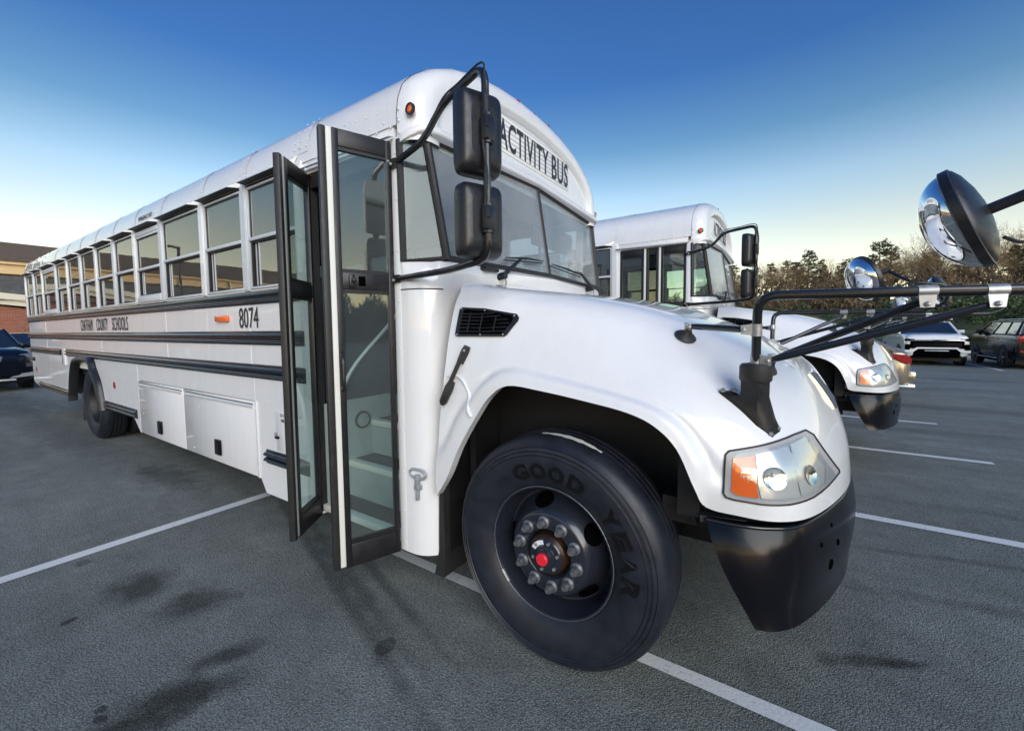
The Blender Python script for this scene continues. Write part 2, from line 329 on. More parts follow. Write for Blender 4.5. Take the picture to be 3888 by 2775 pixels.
    def ball(s, c, r, n=10, m=6, sc=(1, 1, 1)):
        prof = [(max(1e-4, sin(pi * i / m)) * r, -cos(pi * i / m) * r) for i in range(m + 1)]
        o = len(s.v); s.lathe(prof, (0, 0, 0), (0, 0, 1), n)
        for i in range(o, len(s.v)): s.v[i] = (s.v[i][0] * sc[0] + c[0], s.v[i][1] * sc[1] + c[1], s.v[i][2] * sc[2] + c[2])
        return s
    def xf(s, mtx):
        s.v = [tuple(mtx @ Vector(p)) for p in s.v]; return s
    def mesh(s, name, mats, smooth=25):
        me = bpy.data.meshes.new(name); me.from_pydata(s.v, [], s.f); me.validate(clean_customdata=False)
        bm = bmesh.new(); bm.from_mesh(me); bmesh.ops.recalc_face_normals(bm, faces=bm.faces[:]); bm.to_mesh(me); bm.free()
        ms = mats if isinstance(mats, (list, tuple)) else [mats]
        for x in ms: me.materials.append(MATS[x])
        if len(ms) > 1 and len(s.m) == len(me.polygons): me.polygons.foreach_set('material_index', s.m)
        if smooth:
            me.polygons.foreach_set('use_smooth', [True] * len(me.polygons)); me.set_sharp_from_angle(angle=radians(smooth))
        return me
    def build(s, name, mats, parent=None, smooth=25):
        return link(name, s.mesh(name, mats, smooth), parent)

def link(name, me, parent=None):
    o = bpy.data.objects.new(name, me); COL.objects.link(o)
    if parent: o.parent = parent
    return o
def thing(name, label, cat, loc=(0, 0, 0), rz=0, group=None):
    o = bpy.data.objects.new(name, None); COL.objects.link(o); o.location = loc; o.rotation_euler = (0, 0, rz)
    o.empty_display_size = 0.2
    return tag(o, label, cat, group)
def tag(o, label, cat, group=None):
    o['label'] = label; o['category'] = cat
    if group: o['group'] = group
    return o
def struct(o): o['kind'] = 'structure'; return o
def copy_tree(o, parent=None):
    c = o.copy(); COL.objects.link(c)
    if parent: c.parent = parent
    for ch in list(o.children): copy_tree(ch, c)
    return c
def mirrored(o, parent, W=2.44):
    """the same part on the other side of the bus (mirror about its long axis)"""
    c = copy_tree(o, parent); c.location = (o.location.x, W - o.location.y, o.location.z); c.scale = (1, -1, 1); return c

def text_mesh(txt, w, h, depth=0.002, offset=0.0, spacing=1.0):
    """letters as a mesh in the XY plane, scaled to width w and height h, extruded by depth in Z"""
    cu = bpy.data.curves.new('letters', 'FONT'); cu.body = txt; cu.size = 1; cu.offset = offset; cu.space_character = spacing; cu.extrude = 0.5; cu.resolution_u = 4
    ob = bpy.data.objects.new('letters', cu); COL.objects.link(ob)
    dg = bpy.context.evaluated_depsgraph_get(); dg.update()
    me = bpy.data.meshes.new_from_object(ob.evaluated_get(dg)); vs = [v.co.copy() for v in me.vertices]; fs = [list(p.vertices) for p in me.polygons]
    bpy.data.objects.remove(ob); bpy.data.curves.remove(cu); bpy.data.meshes.remove(me)
    x0 = min(v.x for v in vs); x1 = max(v.x for v in vs); y0 = min(v.y for v in vs); y1 = max(v.y for v in vs)
    sx = w / (x1 - x0); sy = h / (y1 - y0)
    return [Vector(((v.x - x0) * sx, (v.y - y0) * sy, (v.z + .5) * depth)) for v in vs], fs
def lettering(txt, w, h, origin, ex, ey, parent, matn='letter', depth=0.002, offset=0.0, spacing=1.0, name='lettering'):
    vs, fs = text_mesh(txt, w, h, depth, offset, spacing); ex = Vector(ex).normalized(); ey = Vector(ey).normalized(); ez = ex.cross(ey); O = Vector(origin)
    b = MB(); b.add([O + ex * v.x + ey * v.y + ez * v.z for v in vs], fs)
    return b.build(name, matn, parent, 0)

def spline(pts, sub):
    """Catmull-Rom through pts"""
    P = [Vector(p) for p in pts]; out = []
    for i in range(len(P) - 1):
        p0 = P[i - 1] if i else P[0] * 2 - P[1]; p1 = P[i]; p2 = P[i + 1]; p3 = P[i + 2] if i + 2 < len(P) else P[-1] * 2 - P[-2]
        for k in range(sub):
            t = k / sub
            out.append(0.5 * ((2 * p1) + (p2 - p0) * t + (2 * p0 - 5 * p1 + 4 * p2 - p3) * t * t + (3 * p1 - p0 - 3 * p2 + p3) * t ** 3))
    out.append(P[-1]); return out
def bend(pts, r=0.06, n=5):
    """polyline with rounded corners"""
    P = [Vector(p) for p in pts]; out = [P[0]]
    for i in range(1, len(P) - 1):
        a = (P[i - 1] - P[i]); c = (P[i + 1] - P[i]); d = min(r, a.length * .45, c.length * .45)
        A = P[i] + a.normalized() * d; Cc = P[i] + c.normalized() * d
        for k in range(n + 1):
            t = k / n; out.append(A * (1 - t) ** 2 + P[i] * 2 * t * (1 - t) + Cc * t * t)
    out.append(P[-1]); return out
W_ = 2.44
def mir(p): return Vector((p[0], W_ - p[1], p[2]))
# ------------------------------------------------------------------ the bus (front axle at the origin, forward = +x, kerb side at y = 0)
PIL = [-1.826, -2.576, -3.33, -4.28, -5.05, -5.80, -6.55, -7.30, -8.05, -8.80, -9.80, -10.53, -11.28]
SILL, WTOP = 1.838, 2.585
def build_bus():
    root = thing('school_bus', 'white activity bus in front with its folding entry doors swung open', 'bus', group='white buses parked side by side')
    both = []
    # ---- side skin, panel by panel
    def panel(pts, y0=0.0, name='side_panel'):
        bm = bmesh.new(); vs = [bm.verts.new((p[0], y0, p[1])) for p in pts]; f = bm.faces.new(vs)
        ex = bmesh.ops.extrude_face_region(bm, geom=[f]); bmesh.ops.translate(bm, verts=[g for g in ex['geom'] if isinstance(g, bmesh.types.BMVert)], vec=(0, .02, 0))
        bmesh.ops.recalc_face_normals(bm, faces=bm.faces[:])
        ed = [e for e in bm.edges if all(abs(v.co.y - y0) < 1e-6 for v in e.verts)]
        bmesh.ops.bevel(bm, geom=ed, offset=.003, segments=2, affect='EDGES', profile=.5)
        b = MB(); b.bm(bm); o = b.build(name, 'white', root, 20); both.append(o); return o
    seams = [-11.28, -9.80, -8.05, -6.55, -5.05, -4.28, -3.33, -2.576, -1.80]
    for i in range(len(seams) - 1):
        a, c = seams[i] + .0015, seams[i + 1] - .0015; dy = .0015 if i % 2 else 0
        panel([(a, 1.50), (c, 1.50), (c, 1.84), (a, 1.84)], dy); panel([(a, 1.24), (c, 1.24), (c, 1.44), (a, 1.44)], dy)
    panel([(-11.22, .60), (-10.70, .53), (-8.18, .53), (-8.0, .97), (-7.78, 1.128), (-7.78, 1.2), (-11.25, 1.2)])
    panel([(-7.777, 1.128), (-7.063, 1.155), (-7.063, 1.2), (-7.777, 1.2)])
    panel([(-7.06, 1.155), (-6.89, 1.0), (-6.72, .84), (-6.62, .53), (-5.45, .53), (-5.253, .385), (-5.233, .385), (-5.233, 1.2), (-7.06, 1.2)])
    panel([(-5.23, .985), (-2.553, .985), (-2.553, 1.2), (-5.23, 1.2)], .001)
    panel([(-2.55, .385), (-2.515, .385), (-2.44, .283), (-1.80, .283), (-1.80, 1.2), (-2.55, 1.2)])
    b = MB()
    for z0, z1 in ((1.44, 1.50), (1.2, 1.24)): b.box(-11.26, -1.8, .004, .02, z0, z1)
    both.append(b.build('rail_backing', 'rail', root))
    # ---- baggage doors with drip trim and paddle latches
    for a, c in ((-5.225, -3.955), (-3.945, -2.556)):
        b = MB(); b.bbox(a, c, -.001, .02, .389, .980, .003); dr = b.build('baggage_door', 'white', root); both.append(dr)
        b = MB(); b.prism([(-.0005, .926), (-.010, .928), (-.012, .938), (-.006, .954), (-.0005, .956)], a + .02 if a < -5 else a + .07, c - .03, 0)
        b.build('drip_trim', 'alu', dr)
        b = MB(); b.box(a + .02 if a < -5 else a + .07, c - .03, -.004, .0, .938, .962); b.build('trim_gap', 'rubber', dr)
        lx = a + .63 if a < -5 else -3.225
        b = MB(); b.bbox(lx - .055, lx + .055, -.020, -.003, .455, .592, .008); la = b.build('latch', 'black', dr)
    b = MB(); b.bbox(-2.545, -2.515, -.009, .0, .387, .99, .003); both.append(b.build('corner_angle', 'white', root))
    # ---- fuel fluid door with lettering
    b = MB(); b.bbox(-2.246, -2.055, -.005, .01, .645, .94, .004); dd = b.build('filler_door', 'white', root)
    b = MB(); b.ball((-2.235, -.012, .775), .014, 8, 5); b.build('knob', 'steel', dd)
    b = MB(); b.bbox(-2.245, -2.20, -.022, -.004, .74, .758, .004); b.build('catch', 'black', dd)
    lettering('DEF', .065, .024, (-2.172, -.0055, .905), (1, 0, 0), (0, 0, 1), dd, spacing=1.5)
    lettering('ONLY', .06, .024, (-2.170, -.0055, .867), (1, 0, 0), (0, 0, 1), dd)
    # ---- rub rails: black ribbed steel
    def rail(x0, x1, z0, z1, d=.032):
        h = z1 - z0
        pf = [(.0, z0), (-.008, z0 + .004), (-.010, z0 + .17 * h), (-d * .75, z0 + .20 * h), (-d * .95, z0 + .25 * h), (-d, z0 + .30 * h), (-d * .95, z0 + .35 * h), (-d * .75, z0 + .40 * h), (-.012, z0 + .45 * h), (-.012, z0 + .53 * h), (-d * .75, z0 + .58 * h), (-d * .95, z0 + .63 * h), (-d, z0 + .68 * h), (-d * .95, z0 + .73 * h), (-d * .75, z0 + .78 * h), (-.010, z0 + .83 * h), (-.008, z1 - .004), (.0, z1)]
        b = MB(); b.prism(pf, x0, x1, 0); o = b.build('rub_rail', 'rail', root, 48); both.append(o); return o
    rail(-11.28, -1.84, 1.722, 1.826); rail(-11.26, -1.826, 1.418, 1.527); rail(-8.47, -1.826, 1.164, 1.275); rail(-11.24, -8.79, 1.164, 1.268)
    rail(-10.66, -8.20, .525, .632); rail(-6.53, -5.318, .53, .637); rail(-2.40, -1.822, .525, .634); rail(-11.27, -10.95, 1.00, 1.075)
    b = MB(); b.bbox(-8.73, -8.53, -.014, .0, 1.02, 1.27, .004); both.append(b.build('service_hatch', 'white', root))
    # ---- wheel-arch rubber
    path = [(-8.195, .50), (-8.165, .64), (-8.0, .985), (-7.77, 1.14), (-7.06, 1.165), (-6.875, 1.01), (-6.705, .845), (-6.61, .62), (-6.58, .50)]
    sp = spline([(p[0], 0, p[1]) for p in path], 4); rows = []
    for i, q in enumerate(sp):
        t = (sp[min(i + 1, len(sp) - 1)] - sp[max(i - 1, 0)]).normalized(); nn = Vector((-t.z, 0, t.x))
        rows.append([q + nn * .035 + Vector((0, .001, 0)), q + nn * .035 + Vector((0, -.012, 0)), q + nn * .01 + Vector((0, -.06, 0)), q - nn * .03 + Vector((0, -.07, 0)), q - nn * .05 + Vector((0, -.05, 0)), q - nn * .05 + Vector((0, .03, 0))])
    b = MB(); b.grid(rows); both.append(b.build('wheel_arch', 'plastic', root, 50))
    # ---- lamps, reflectors, lettering on the kerb side
    b = MB(); b.bbox(-3.115, -2.908, -.030, -.001, 1.603, 1.654, .008); ml = b.build('marker_lamp', 'amber', root); both.append(ml)
    b = MB(); b.cyl((-6.113, -.006, .866), (-6.113, 0, .866), .045, 20); both.append(b.build('reflector', 'redlens', root))
    b = MB(); b.cyl((-10.87, -.006, .851), (-10.87, 0, .851), .04, 16); both.append(b.build('reflector', 'redlens', root))
    b = MB(); b.prism([(-8.30, .95), (-8.26, 1.0), (-8.19, .93), (-8.21, .87)], -.012, 0); b.build('fuel_label', 'blue', root)
    num = lettering('8074', .30, .157, (-2.732, -.0035, 1.549), (1, 0, 0), (0, 0, 1), root, name='fleet_number')
    x = -7.484
    for wd, w, g in (('CHATHAM', .60, .19), ('COUNTY', .48, .19), ('SCHOOLS', .585, 0)):
        lettering(wd, w, .157, (x, -.0035, 1.548), (1, 0, 0), (0, 0, 1), root, spacing=1.12); x += w + g
    # ---- window pillars, windows, hoods
    for i, px in enumerate(PIL):
        b = MB(); b.bbox(px - .042, px + .042, -.010, .03, SILL - .01, 2.62, .006); b.box(px - .03, px + .03, -.013, -.010, SILL, 2.60)
        both.append(b.build('window_pillar', 'alu' if i % 2 else 'white', root))
    for i in range(12):
        x1 = PIL[i] - .046; x0 = PIL[i + 1] + .046; ee = i in (3, 9)
        zb = SILL + (.055 if ee else .0); zt = WTOP - (.06 if ee else 0); zm = 2.205 - (.02 if ee else 0)
        b = MB(); f = .015; g = f + .014
        if ee: b.bbox(x0, x1, -.016, .02, SILL, zb, .004)
        b.bbox(x0, x0 + f, -.006, .010, zb, zt, .002); b.bbox(x1 - f, x1, -.006, .010, zb, zt, .002)
        b.bbox(x0 + f, x1 - f, -.010, .010, zb, zb + .018, .003); b.bbox(x0 + f, x1 - f, -.006, .010, zt - .014, zt, .002)
        b.bbox(x0 + f, x1 - f, -.008, .012, zm - .010, zm + .016, .003)
        if ee: b.bbox(x0 + f, x1 - f, -.010, .0, zt + .012, zt + .03, .003); b.bbox(x0, x1, -.004, .012, zt, zt + .058, .002)
        w = b.build('window', 'alu', root)
        b = MB(); b.box(x0 - .01, x1 + .01, .004, .03, (zt + .059) if ee else zt + .001, 2.612)  # dark panel over the window head, paints the shade below the rain hood
        b.box(x0 + .002, x0 + g, .0085, .04, zb + .002, zt - .002); b.box(x1 - g, x1 - .002, .0085, .04, zb + .002, zt - .002); b.box(x0 + g, x1 - g, .0085, .04, zb + .002, zb + .028); b.box(x0 + g, x1 - g, .0085, .04, zt - .024, zt - .002); b.box(x0 + g, x1 - g, .0115, .04, zm - .022, zm + .012)
        b.box(x0 + g, x0 + .10, .030, .042, zb + .028, zm - .022)
        b.build('glazing_seal_and_shade', 'rubber', w)
        b = MB(); b.box(x0 + .098, x0 + .110, .022, .034, zb + .028, zm - .022); b.box(x0 + .050, x0 + .056, .024, .034, zb + .028, zm - .022); b.build('sash_rail', 'alu', w)
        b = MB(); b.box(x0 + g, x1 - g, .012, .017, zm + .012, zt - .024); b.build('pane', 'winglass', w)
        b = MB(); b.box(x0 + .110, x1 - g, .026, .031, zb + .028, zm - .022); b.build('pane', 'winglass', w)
        both.append(w)
        # pressed rain hood above the window
        a, c = x0 - .02, x1 + .05
        top = [Vector((a, .0, 2.665)), Vector((c, .0, 2.665))]
        rows = [[Vector((a, -.001, 2.662)), Vector((c, -.001, 2.662))], [Vector((a + .01, -.022, 2.640)), Vector((c - .07, -.022, 2.640))], [Vector((a + .015, -.062, 2.618)), Vector((c - .12, -.062, 2.618))],
                [Vector((a + .015, -.064, 2.610)), Vector((c - .12, -.064, 2.610))], [Vector((a + .02, -.006, 2.606)), Vector((c - .05, -.006, 2.606))]]
        b = MB(); b.grid(rows[:4])
        b.add([rows[k][0] for k in range(5)], [(0, 1, 2, 3, 4)]); b.add([rows[k][1] for k in range(5)], [(0, 1, 2, 3, 4)])
        rh = b.build('rain_hood', 'white', root, 25); both.append(rh)
        b = MB(); b.grid([[p + Vector((0, .002, -.001)) for p in rows[3]], rows[4]]); b.build('hood_underside_shade', 'rubber', rh, 25)  # shade under the white hood put in as a dark sheet
    lettering('EMERGENCY EXIT', .40, .042, (-4.87, -.004, 2.685), (1, 0, 0), (0, .12, 1), root)
    # ---- roof
    PR = [(0, 2.604), (0, 2.66), (.012, 2.745), (.045, 2.83), (.105, 2.90), (.20, 2.972), (.33, 3.04), (.52, 3.105), (.77, 3.150), (1.0, 3.172), (1.22, 3.178)]
    PR = PR + [(W_ - y, z) for y, z in reversed(PR[:-1])]
    def ins(k, p): return (1.22 + (p[0] - 1.22) * (1 - k / 1.22), 2.604 + (p[1] - 2.604) * (1 - k / .575))
    b = MB(); st = [(-11.47, .30), (-11.44, .16), (-11.38, .06), (-11.30, .01), (-11.26, 0), (-9, 0), (-6, 0), (-3, 0), (-.887, 0)]
    b.grid([[(x, *ins(k, p)) for p in PR] for x, k in st])
    b.add([(-11.47, *ins(.30, p)) for p in PR], [tuple(range(len(PR)))])
    roof = b.build('roof', 'white', root, 40)
    b = MB()
    for px in PIL[1:] + [-1.76]:
        b.grid([[(px + s, 1.22 + (p[0] - 1.22) * 1.0 + (-.0025 if p[0] < 1.22 else .0025), p[1] + .0025) for p in PR[1:-1]] for s in (-.055, .055)])
    b.build('roof_bow', 'white', roof, 40)
    b = MB(); b.grid([[(x, *ins(.05, p)) for p in PR] for x in (-11.2, -.95)]); b.build('ceiling', 'liner', root, 40)
    b = MB(); b.bbox(-11.36, -11.30, .02, 2.42, .6, 2.7, .01); b.build('rear_wall', 'white', root)
    # ---- front cap with destination sign
    b = MB(); st = [(-.884, .002), (-.845, .004), (-.80, .018), (-.765, .042), (-.742, .075), (-.735, .105), (-.735, .15), (-.745, .175), (-.772, .195)]
    PF = [(0, 2.512)] + PR[1:-1] + [(W_, 2.512)]
    def insf(k, p): return (1.22 + (p[0] - 1.22) * (1 - k / 1.22), 2.512 + (p[1] - 2.512) * (1 - k / .67))
    b.grid([[(x, *insf(k, p)) for p in PF] for x, k in st])
    b.add([(-.772, *insf(.195, p)) for p in PF], [tuple(range(len(PF)))])
    lip = [(-.80, 2.50), (-.715, 2.555), (-.700, 2.575), (-.702, 2.602), (-.72, 2.630), (-.742, 2.64), (-.775, 2.64), (-.80, 2.64)]
    cap = b.build('front_cap', 'white', root, 40)
    # drip lip (brow) sweeping round to the sides
    plan = [(-.885, -.004), (-.83, -.006), (-.775, .012), (-.73, .05), (-.708, .11), (-.70, .2), (-.695, .6), (-.69, 1.22)]
    plan = spline([(p[0], p[1], 0) for p in plan], 4); plan = plan + [mir(p) for p in reversed(plan[:-1])]
    rows = []
    for p in plan:
        edge = min(p.y, W_ - p.y); lift = 2.545 + .035 * min(1, max(0, (edge + .01) / 1.2)) - .05 * max(0, min(1, (-.74 - p.x) / .14))
        cin = Vector((p.x - (.075 if edge > .08 else .02), p.y + (0 if edge > .3 else (.05 if p.y < 1 else -.05)), 0))
        rows.append([Vector((cin.x, cin.y, lift + .10)), Vector((p.x - .028, p.y + (0 if edge > .2 else (.02 if p.y < 1 else -.02)), lift + .055)), Vector((p.x, p.y, lift + .035)), Vector((p.x + .004, p.y, lift + .01)), Vector((p.x - .006, p.y, lift - .002)), Vector((cin.x - .03, cin.y, lift - .008))])
    b = MB(); b.grid(rows); b.build('brow', 'white', root, 50)
    b = MB(); b.bbox(-.774, -.768, .615, 1.825, 2.718, 2.962, .002); sg = b.build('destination_sign', 'sign', root)
    lettering('ACTIVITY', .690, .192, (-.767, .772, 2.742), (0, 1, 0), (0, 0, 1), sg, depth=.002, offset=.014, spacing=1.08); lettering('BUS', .295, .192, (-.767, 1.519, 2.742), (0, 1, 0), (0, 0, 1), sg, depth=.002, offset=.014, spacing=1.08)
    for y in (1.0, 1.22, 1.44):
        b = MB(); b.ball((-.772, y, 3.115), .022, 10, 6, (1.2, 1, .7)); b.build('clearance_lamp', 'redlens', root)
    for y, s in ((.0, -1), (W_, 1)):
        b = MB(); b.ball((-.783, y + .004 * -s, 2.654), .024, 12, 8, (1, .45, 1)); cl = b.build('clearance_lamp', 'amber', root)
        b = MB(); b.lathe([(.030, -.006), (.030, .008), (.022, .010)], (-.783, y + .003 * -s, 2.654), (0, s, 0), 16); b.build('lamp_gasket', 'rubber', cl)
    # ---- rivets (thousands on the real thing: one mesh)
    b = MB()
    def riv(x, y, z, nx, ny, nz, r=.0075):
        N_ = Vector((nx, ny, nz)); ref = Vector((0, 0, 1)) if abs(nz) < .9 else Vector((1, 0, 0)); U = N_.cross(ref).normalized(); V = N_.cross(U); c = Vector((x, y, z))
        vs = [c + (U * cos(k * pi / 3) + V * sin(k * pi / 3)) * r for k in range(6)] + [c + (U * cos(k * pi / 3) + V * sin(k * pi / 3)) * r * .6 + N_ * r * .35 for k in range(6)]
        b.add(vs, [(k, (k + 1) % 6, 6 + (k + 1) % 6, 6 + k) for k in range(6)] + [tuple(range(6, 12))])
    for i in range(12):
        for k in range(7): riv(PIL[i + 1] + .06 + k * (PIL[i] - PIL[i + 1] - .12) / 6, -.002, 2.672, 0, -1, 0)
    for px in PIL + [-1.76]:
        for (y, z, ny, nz) in ((-.003, 2.70, -1, 0), (.008, 2.745, -1, .2), (.035, 2.82, -.9, .45), (.10, 2.903, -.75, .65), (.24, 3.0, -.5, .85), (.40, 3.072, -.35, .94)):
            for s in (-.035, .035): riv(px + s, y, z, 0, ny, nz)
    for k in range(7): riv(-1.62 + k * .115, -.002, 2.60, 0, -1, 0); riv(-1.56 + k * .115, -.002, 2.635, 0, -1, 0); riv(-1.52 + k * .095, .006, 2.735 - .006 * k, 0, -1, .2)
    for k in range(16): riv(-5.20 + k * .17, -.002, 1.03, 0, -1, 0)
    for px in PIL:
        for z in (1.90, 2.06, 2.30, 2.46):
            for s in (-.02, .02): riv(px + s, -.014, z, 0, -1, 0, .007)
    for px in seams[1:-1]:
        for z in (1.255, 1.33, 1.40, 1.55, 1.62, 1.69): riv(px - .03, -.001, z, 0, -1, 0, .007)
    for x in (-1.86, -1.78):
        for k in range(11): riv(x, -.003, .40 + k * .2, 0, -1, 0, .008)
    for z in (.34, .52, .74, .96, 1.2, 1.42, 1.68, 1.95, 2.22, 2.46): riv(-.897, -.003, z, 0, -1, 0, .008)
    for z in (2.56, 2.62, 2.68): riv(-.868, -.001, z, 0, -1, 0, .010)
    for (x, z) in ((-2.53, .46), (-2.53, .58), (-2.53, .70), (-2.53, .82), (-2.53, .93)): riv(x, -.010, z, 0, -1, 0, .009)
    for (x, z) in ((-2.33, 1.0), (-2.13, 1.01), (-4.7, .86), (-3.6, .84), (-2.75, .84), (-5.1, .62), (-4.1, .47), (-3.75, .44), (-2.75, .42), (-6.3, 1.02), (-6.0, 1.0), (-5.7, .99), (-6.5, .9), (-6.4, .72), (-5.6, .86), (-5.5, .72), (-10, .9), (-9.6, .9), (-9.2, .9)): riv(x, -.003, z, 0, -1, 0, .009)
    for k in range(26): riv(-.7705 + .03, .25 + k * .078, 2.615, 1, 0, 0, .006)
    o = b.build('rivet', 'white', root, 60); o['kind'] = 'stuff'; both.append(o)
    # ---- door posts and header
    b = MB(); b.bbox(-.934, -.882, -.002, .05, .283, 2.54, .004); fp = b.build('door_post', 'white', root)
    b = MB(); b.bbox(-1.862, -1.752, -.004, .05, .283, 2.56, .004); b.build('door_post', 'white', root)
    b = MB(); b.bbox(-1.80, -.92, .006, .05, 2.525, 2.68, .003); b.add([(-1.80, -.002, 2.56), (-.90, -.002, 2.545), (-.90, -.045, 2.532), (-1.80, -.045, 2.547)], [(0, 1, 2, 3)]); b.build('door_header', 'white', root)
    b = MB(); b.box(-1.75, -.937, .02, .10, 2.44, 2.525); b.box(-1.752, -1.735, .015, .07, .3, 2.5); b.build('door_frame', 'rubber', root)
    b = MB(); b.box(-1.80, -1.735, -.01, .07, .283, .345); b.build('door_operator_bracket', 'white', root)
    # ---- door leaves (origin on the hinge line; +x runs to the free edge, s = outward side)
    def leaf(w, s):
        b = MB(); t = .018; z0, z1 = .280, 2.520
        def bx(u0, u1, a, c, y=t): b.bbox(u0, u1, -y, y, a, c, .003)
        bx(.0, .026, z0, z1); bx(w - .075, w - .045, z0, z1); bx(.026, w - .075, z0, .402); bx(.026, w - .075, 2.436, z1); bx(.026, w - .075, 1.735, 1.818)
        for a, c in ((.402, .424), (1.715, 1.735), (1.818, 1.836), (2.418, 2.436)): b.box(.026, w - .075, -.012, .012, a, c)
        d = b.build('door_leaf', 'doorframe', root)
        for a, c in ((.424, 1.715), (1.836, 2.418)):
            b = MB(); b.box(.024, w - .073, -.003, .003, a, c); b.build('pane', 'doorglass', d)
        b = MB(); b.bbox(w - .045, w - .018, -.014, .014, z0 + .01, z1 - .004, .002); b.bbox(w - .044, w - .020, s * .0145 - .002, s * .0145 + .003, z0 + .055, z1 - .004, .001); b.build('edge_strip', 'nose', d)
        b = MB(); b.bbox(w - .018, w + .016, -.020, .020, z0, z1, .008); b.build('edge_seal', 'rubber', d)
        return d
    front = leaf(.338, 1); front.location = (-.937, -.010, 0)
    b = MB(); b.bbox(.205, .235, .018, .036, 1.745, 1.81, .006); b.ball((.213, .04, 1.778), .012, 8, 6); b.build('lock', 'plastic', front)
    b = MB(); b.bbox(.15, .185, .0175, .021, 1.752, 1.803, .002); b.build('pull_recess', 'hole', front)
    b = MB(); b.tube(bend([(.282, .012, 1.22), (.282, .055, 1.25), (.282, .055, 1.38), (.282, .012, 1.41)], .03), .010, 8); b.build('grab_handle', 'plastic', front)
    rear = leaf(.352, -1); rear.location = (-1.747, .012, 0)
    front.rotation_euler = (0, 0, atan2(-.933, -.36)); rear.rotation_euler = (0, 0, atan2(-.32, .215))
    # ---- step well, lamp, grab rail
    b = MB(); b.box(-1.735, -1.728, .06, .95, .30, 1.03); b.box(-.955, -.948, .06, .95, .30, 1.03); b.box(-1.728, -.955, .236, .242, .345, .585); b.box(-1.728, -.955, .445, .451, .60, .835); b.box(-1.728, -.955, .655, .661, .86, 1.02); wl_ = b.build('step_well', 'well', root)
    for y0, y1, z in ((.03, .24, .345), (.235, .45, .595), (.44, .66, .85)):
        b = MB(); b.box(-1.728, -.955, y0, y1, z - .02, z)
        for k in range(int((y1 - y0 - .06) / .012)): b.box(-1.728, -.955, y0 + .055 + k * .012, y0 + .061 + k * .012, z, z + .004)
        tr = b.build('step_tread', 'floor', root)
        b = MB(); b.bbox(-1.727, -.956, y0 - .008, y0 + .05, z - .036, z + .006, .004); b.build('nosing', 'nose', tr)
    lettering('NO', .06, .07, (-1.32, .4435, .69), (1, 0, 0), (0, 0, 1), wl_)
    b = MB(); b.lathe([(.065, 0), (.065, .012), (.05, .014)], (-1.727, .355, .87), (1, 0, 0), 24); b.add([], []); sl = b.build('step_lamp', 'rubber', root)
    b = MB(); b.lathe([(.05, .012), (.03, .018), (.001, .02)], (-1.727, .355, .87), (1, 0, 0), 20); b.build('lamp_lens', 'seal', sl)
    b = MB(); b.tube(spline([(-1.70, .10, .62), (-1.69, .12, .95), (-1.62, .20, 1.25), (-1.50, .42, 1.55), (-1.46, .55, 1.72)], 6), .013, 10); b.build('grab_rail', 'alu', root)
    # ---- floor, seats, driver's place
    b = MB(); b.box(-11.2, -1.74, .05, 2.39, .98, 1.03); b.box(-1.74, -.76, .66, 2.30, .98, 1.03); b.box(-.95, -.78, .12, .66, .98, 1.03); b.build('floor', 'floor', root)
    b = MB(); b.box(-11.2, -1.86, .035, .055, 1.0, 1.83); both.append(b.build('inner_wall', 'liner', root))
    seat0 = None
    for i in range(12):
        for side in (0, 1):
            if seat0 is None:
                b = MB(); b.bbox(-.20, .22, -.46, .46, 1.40, 1.50, .03); seat0 = b.build('passenger_seat', 'seat', root)
                bb = MB(); bb.bbox(-.30, -.19, -.46, .46, 1.40, 1.93, .035); bk = bb.build('backrest', 'seat', seat0); o = seat0
                bb = MB(); bb.box(-.2, .15, -.4, -.36, 1.03, 1.4); bb.box(-.2, .15, .36, .4, 1.03, 1.4); bb.build('seat_leg', 'chassis', seat0)
            else: o = copy_tree(seat0, root)
            o.location = (-2.55 - i * .71, .56 + side * 1.32, 0)
    b = MB(); b.bbox(-1.92, -1.86, .12, 1.0, 1.03, 1.90, .02); b.build('modesty_panel', 'seat', root)
    b = MB(); b.bbox(-1.62, -1.17, 1.58, 2.06, 1.42, 1.53, .03); b.bbox(-1.72, -1.60, 1.58, 2.06, 1.45, 2.0, .04); b.bbox(-1.71, -1.62, 1.68, 1.96, 1.98, 2.19, .03); b.box(-1.5, -1.3, 1.7, 1.95, 1.03, 1.42); b.build('driver_seat', 'seat', root)
    b = MB(); b.bbox(-.98, -.70, .30, 2.36, 1.45, 1.82, .05); b.bbox(-1.05, -.75, .95, 2.3, 1.03, 1.5, .05); dash = b.build('dashboard', 'plastic', root)
    b = MB(); n_ = Vector((-.55, 0, .83)).normalized(); c_ = Vector((-1.12, 1.82, 1.80)); u_ = Vector((0, 1, 0)); v_ = n_.cross(u_)
    b.tube([c_ + (u_ * cos(a * pi / 12) + v_ * sin(a * pi / 12)) * .23 for a in range(25)], .015, 8, False); b.tube([c_ - u_ * .22, c_ + u_ * .22], .012, 6); b.tube([c_, c_ - n_ * .35], .03, 8); b.build('steering_wheel', 'plastic', root)
    b = MB(); b.bbox(-.90, -.87, .75, 1.65, 2.36, 2.50, .01); b.build('interior_mirror', 'plastic', root)
    b = MB(); b.bbox(-.93, -.90, 1.45, 2.2, 2.22, 2.42, .01); b.build('sun_visor', 'plastic', root)
    # ---- windscreen, quarter lights and cowl
    BL, BC, TL, TC = Vector((-.681, .147, 1.909)), Vector((-.633, 1.22, 1.919)), Vector((-.771, .100, 2.535)), Vector((-.735, 1.22, 2.575))
    ql = [Vector((-.862, .006, 1.895)), BL + Vector((-.01, -.004, -.006)), TL + Vector((-.005, 0, 0)), Vector((-.872, .004, 2.52))]
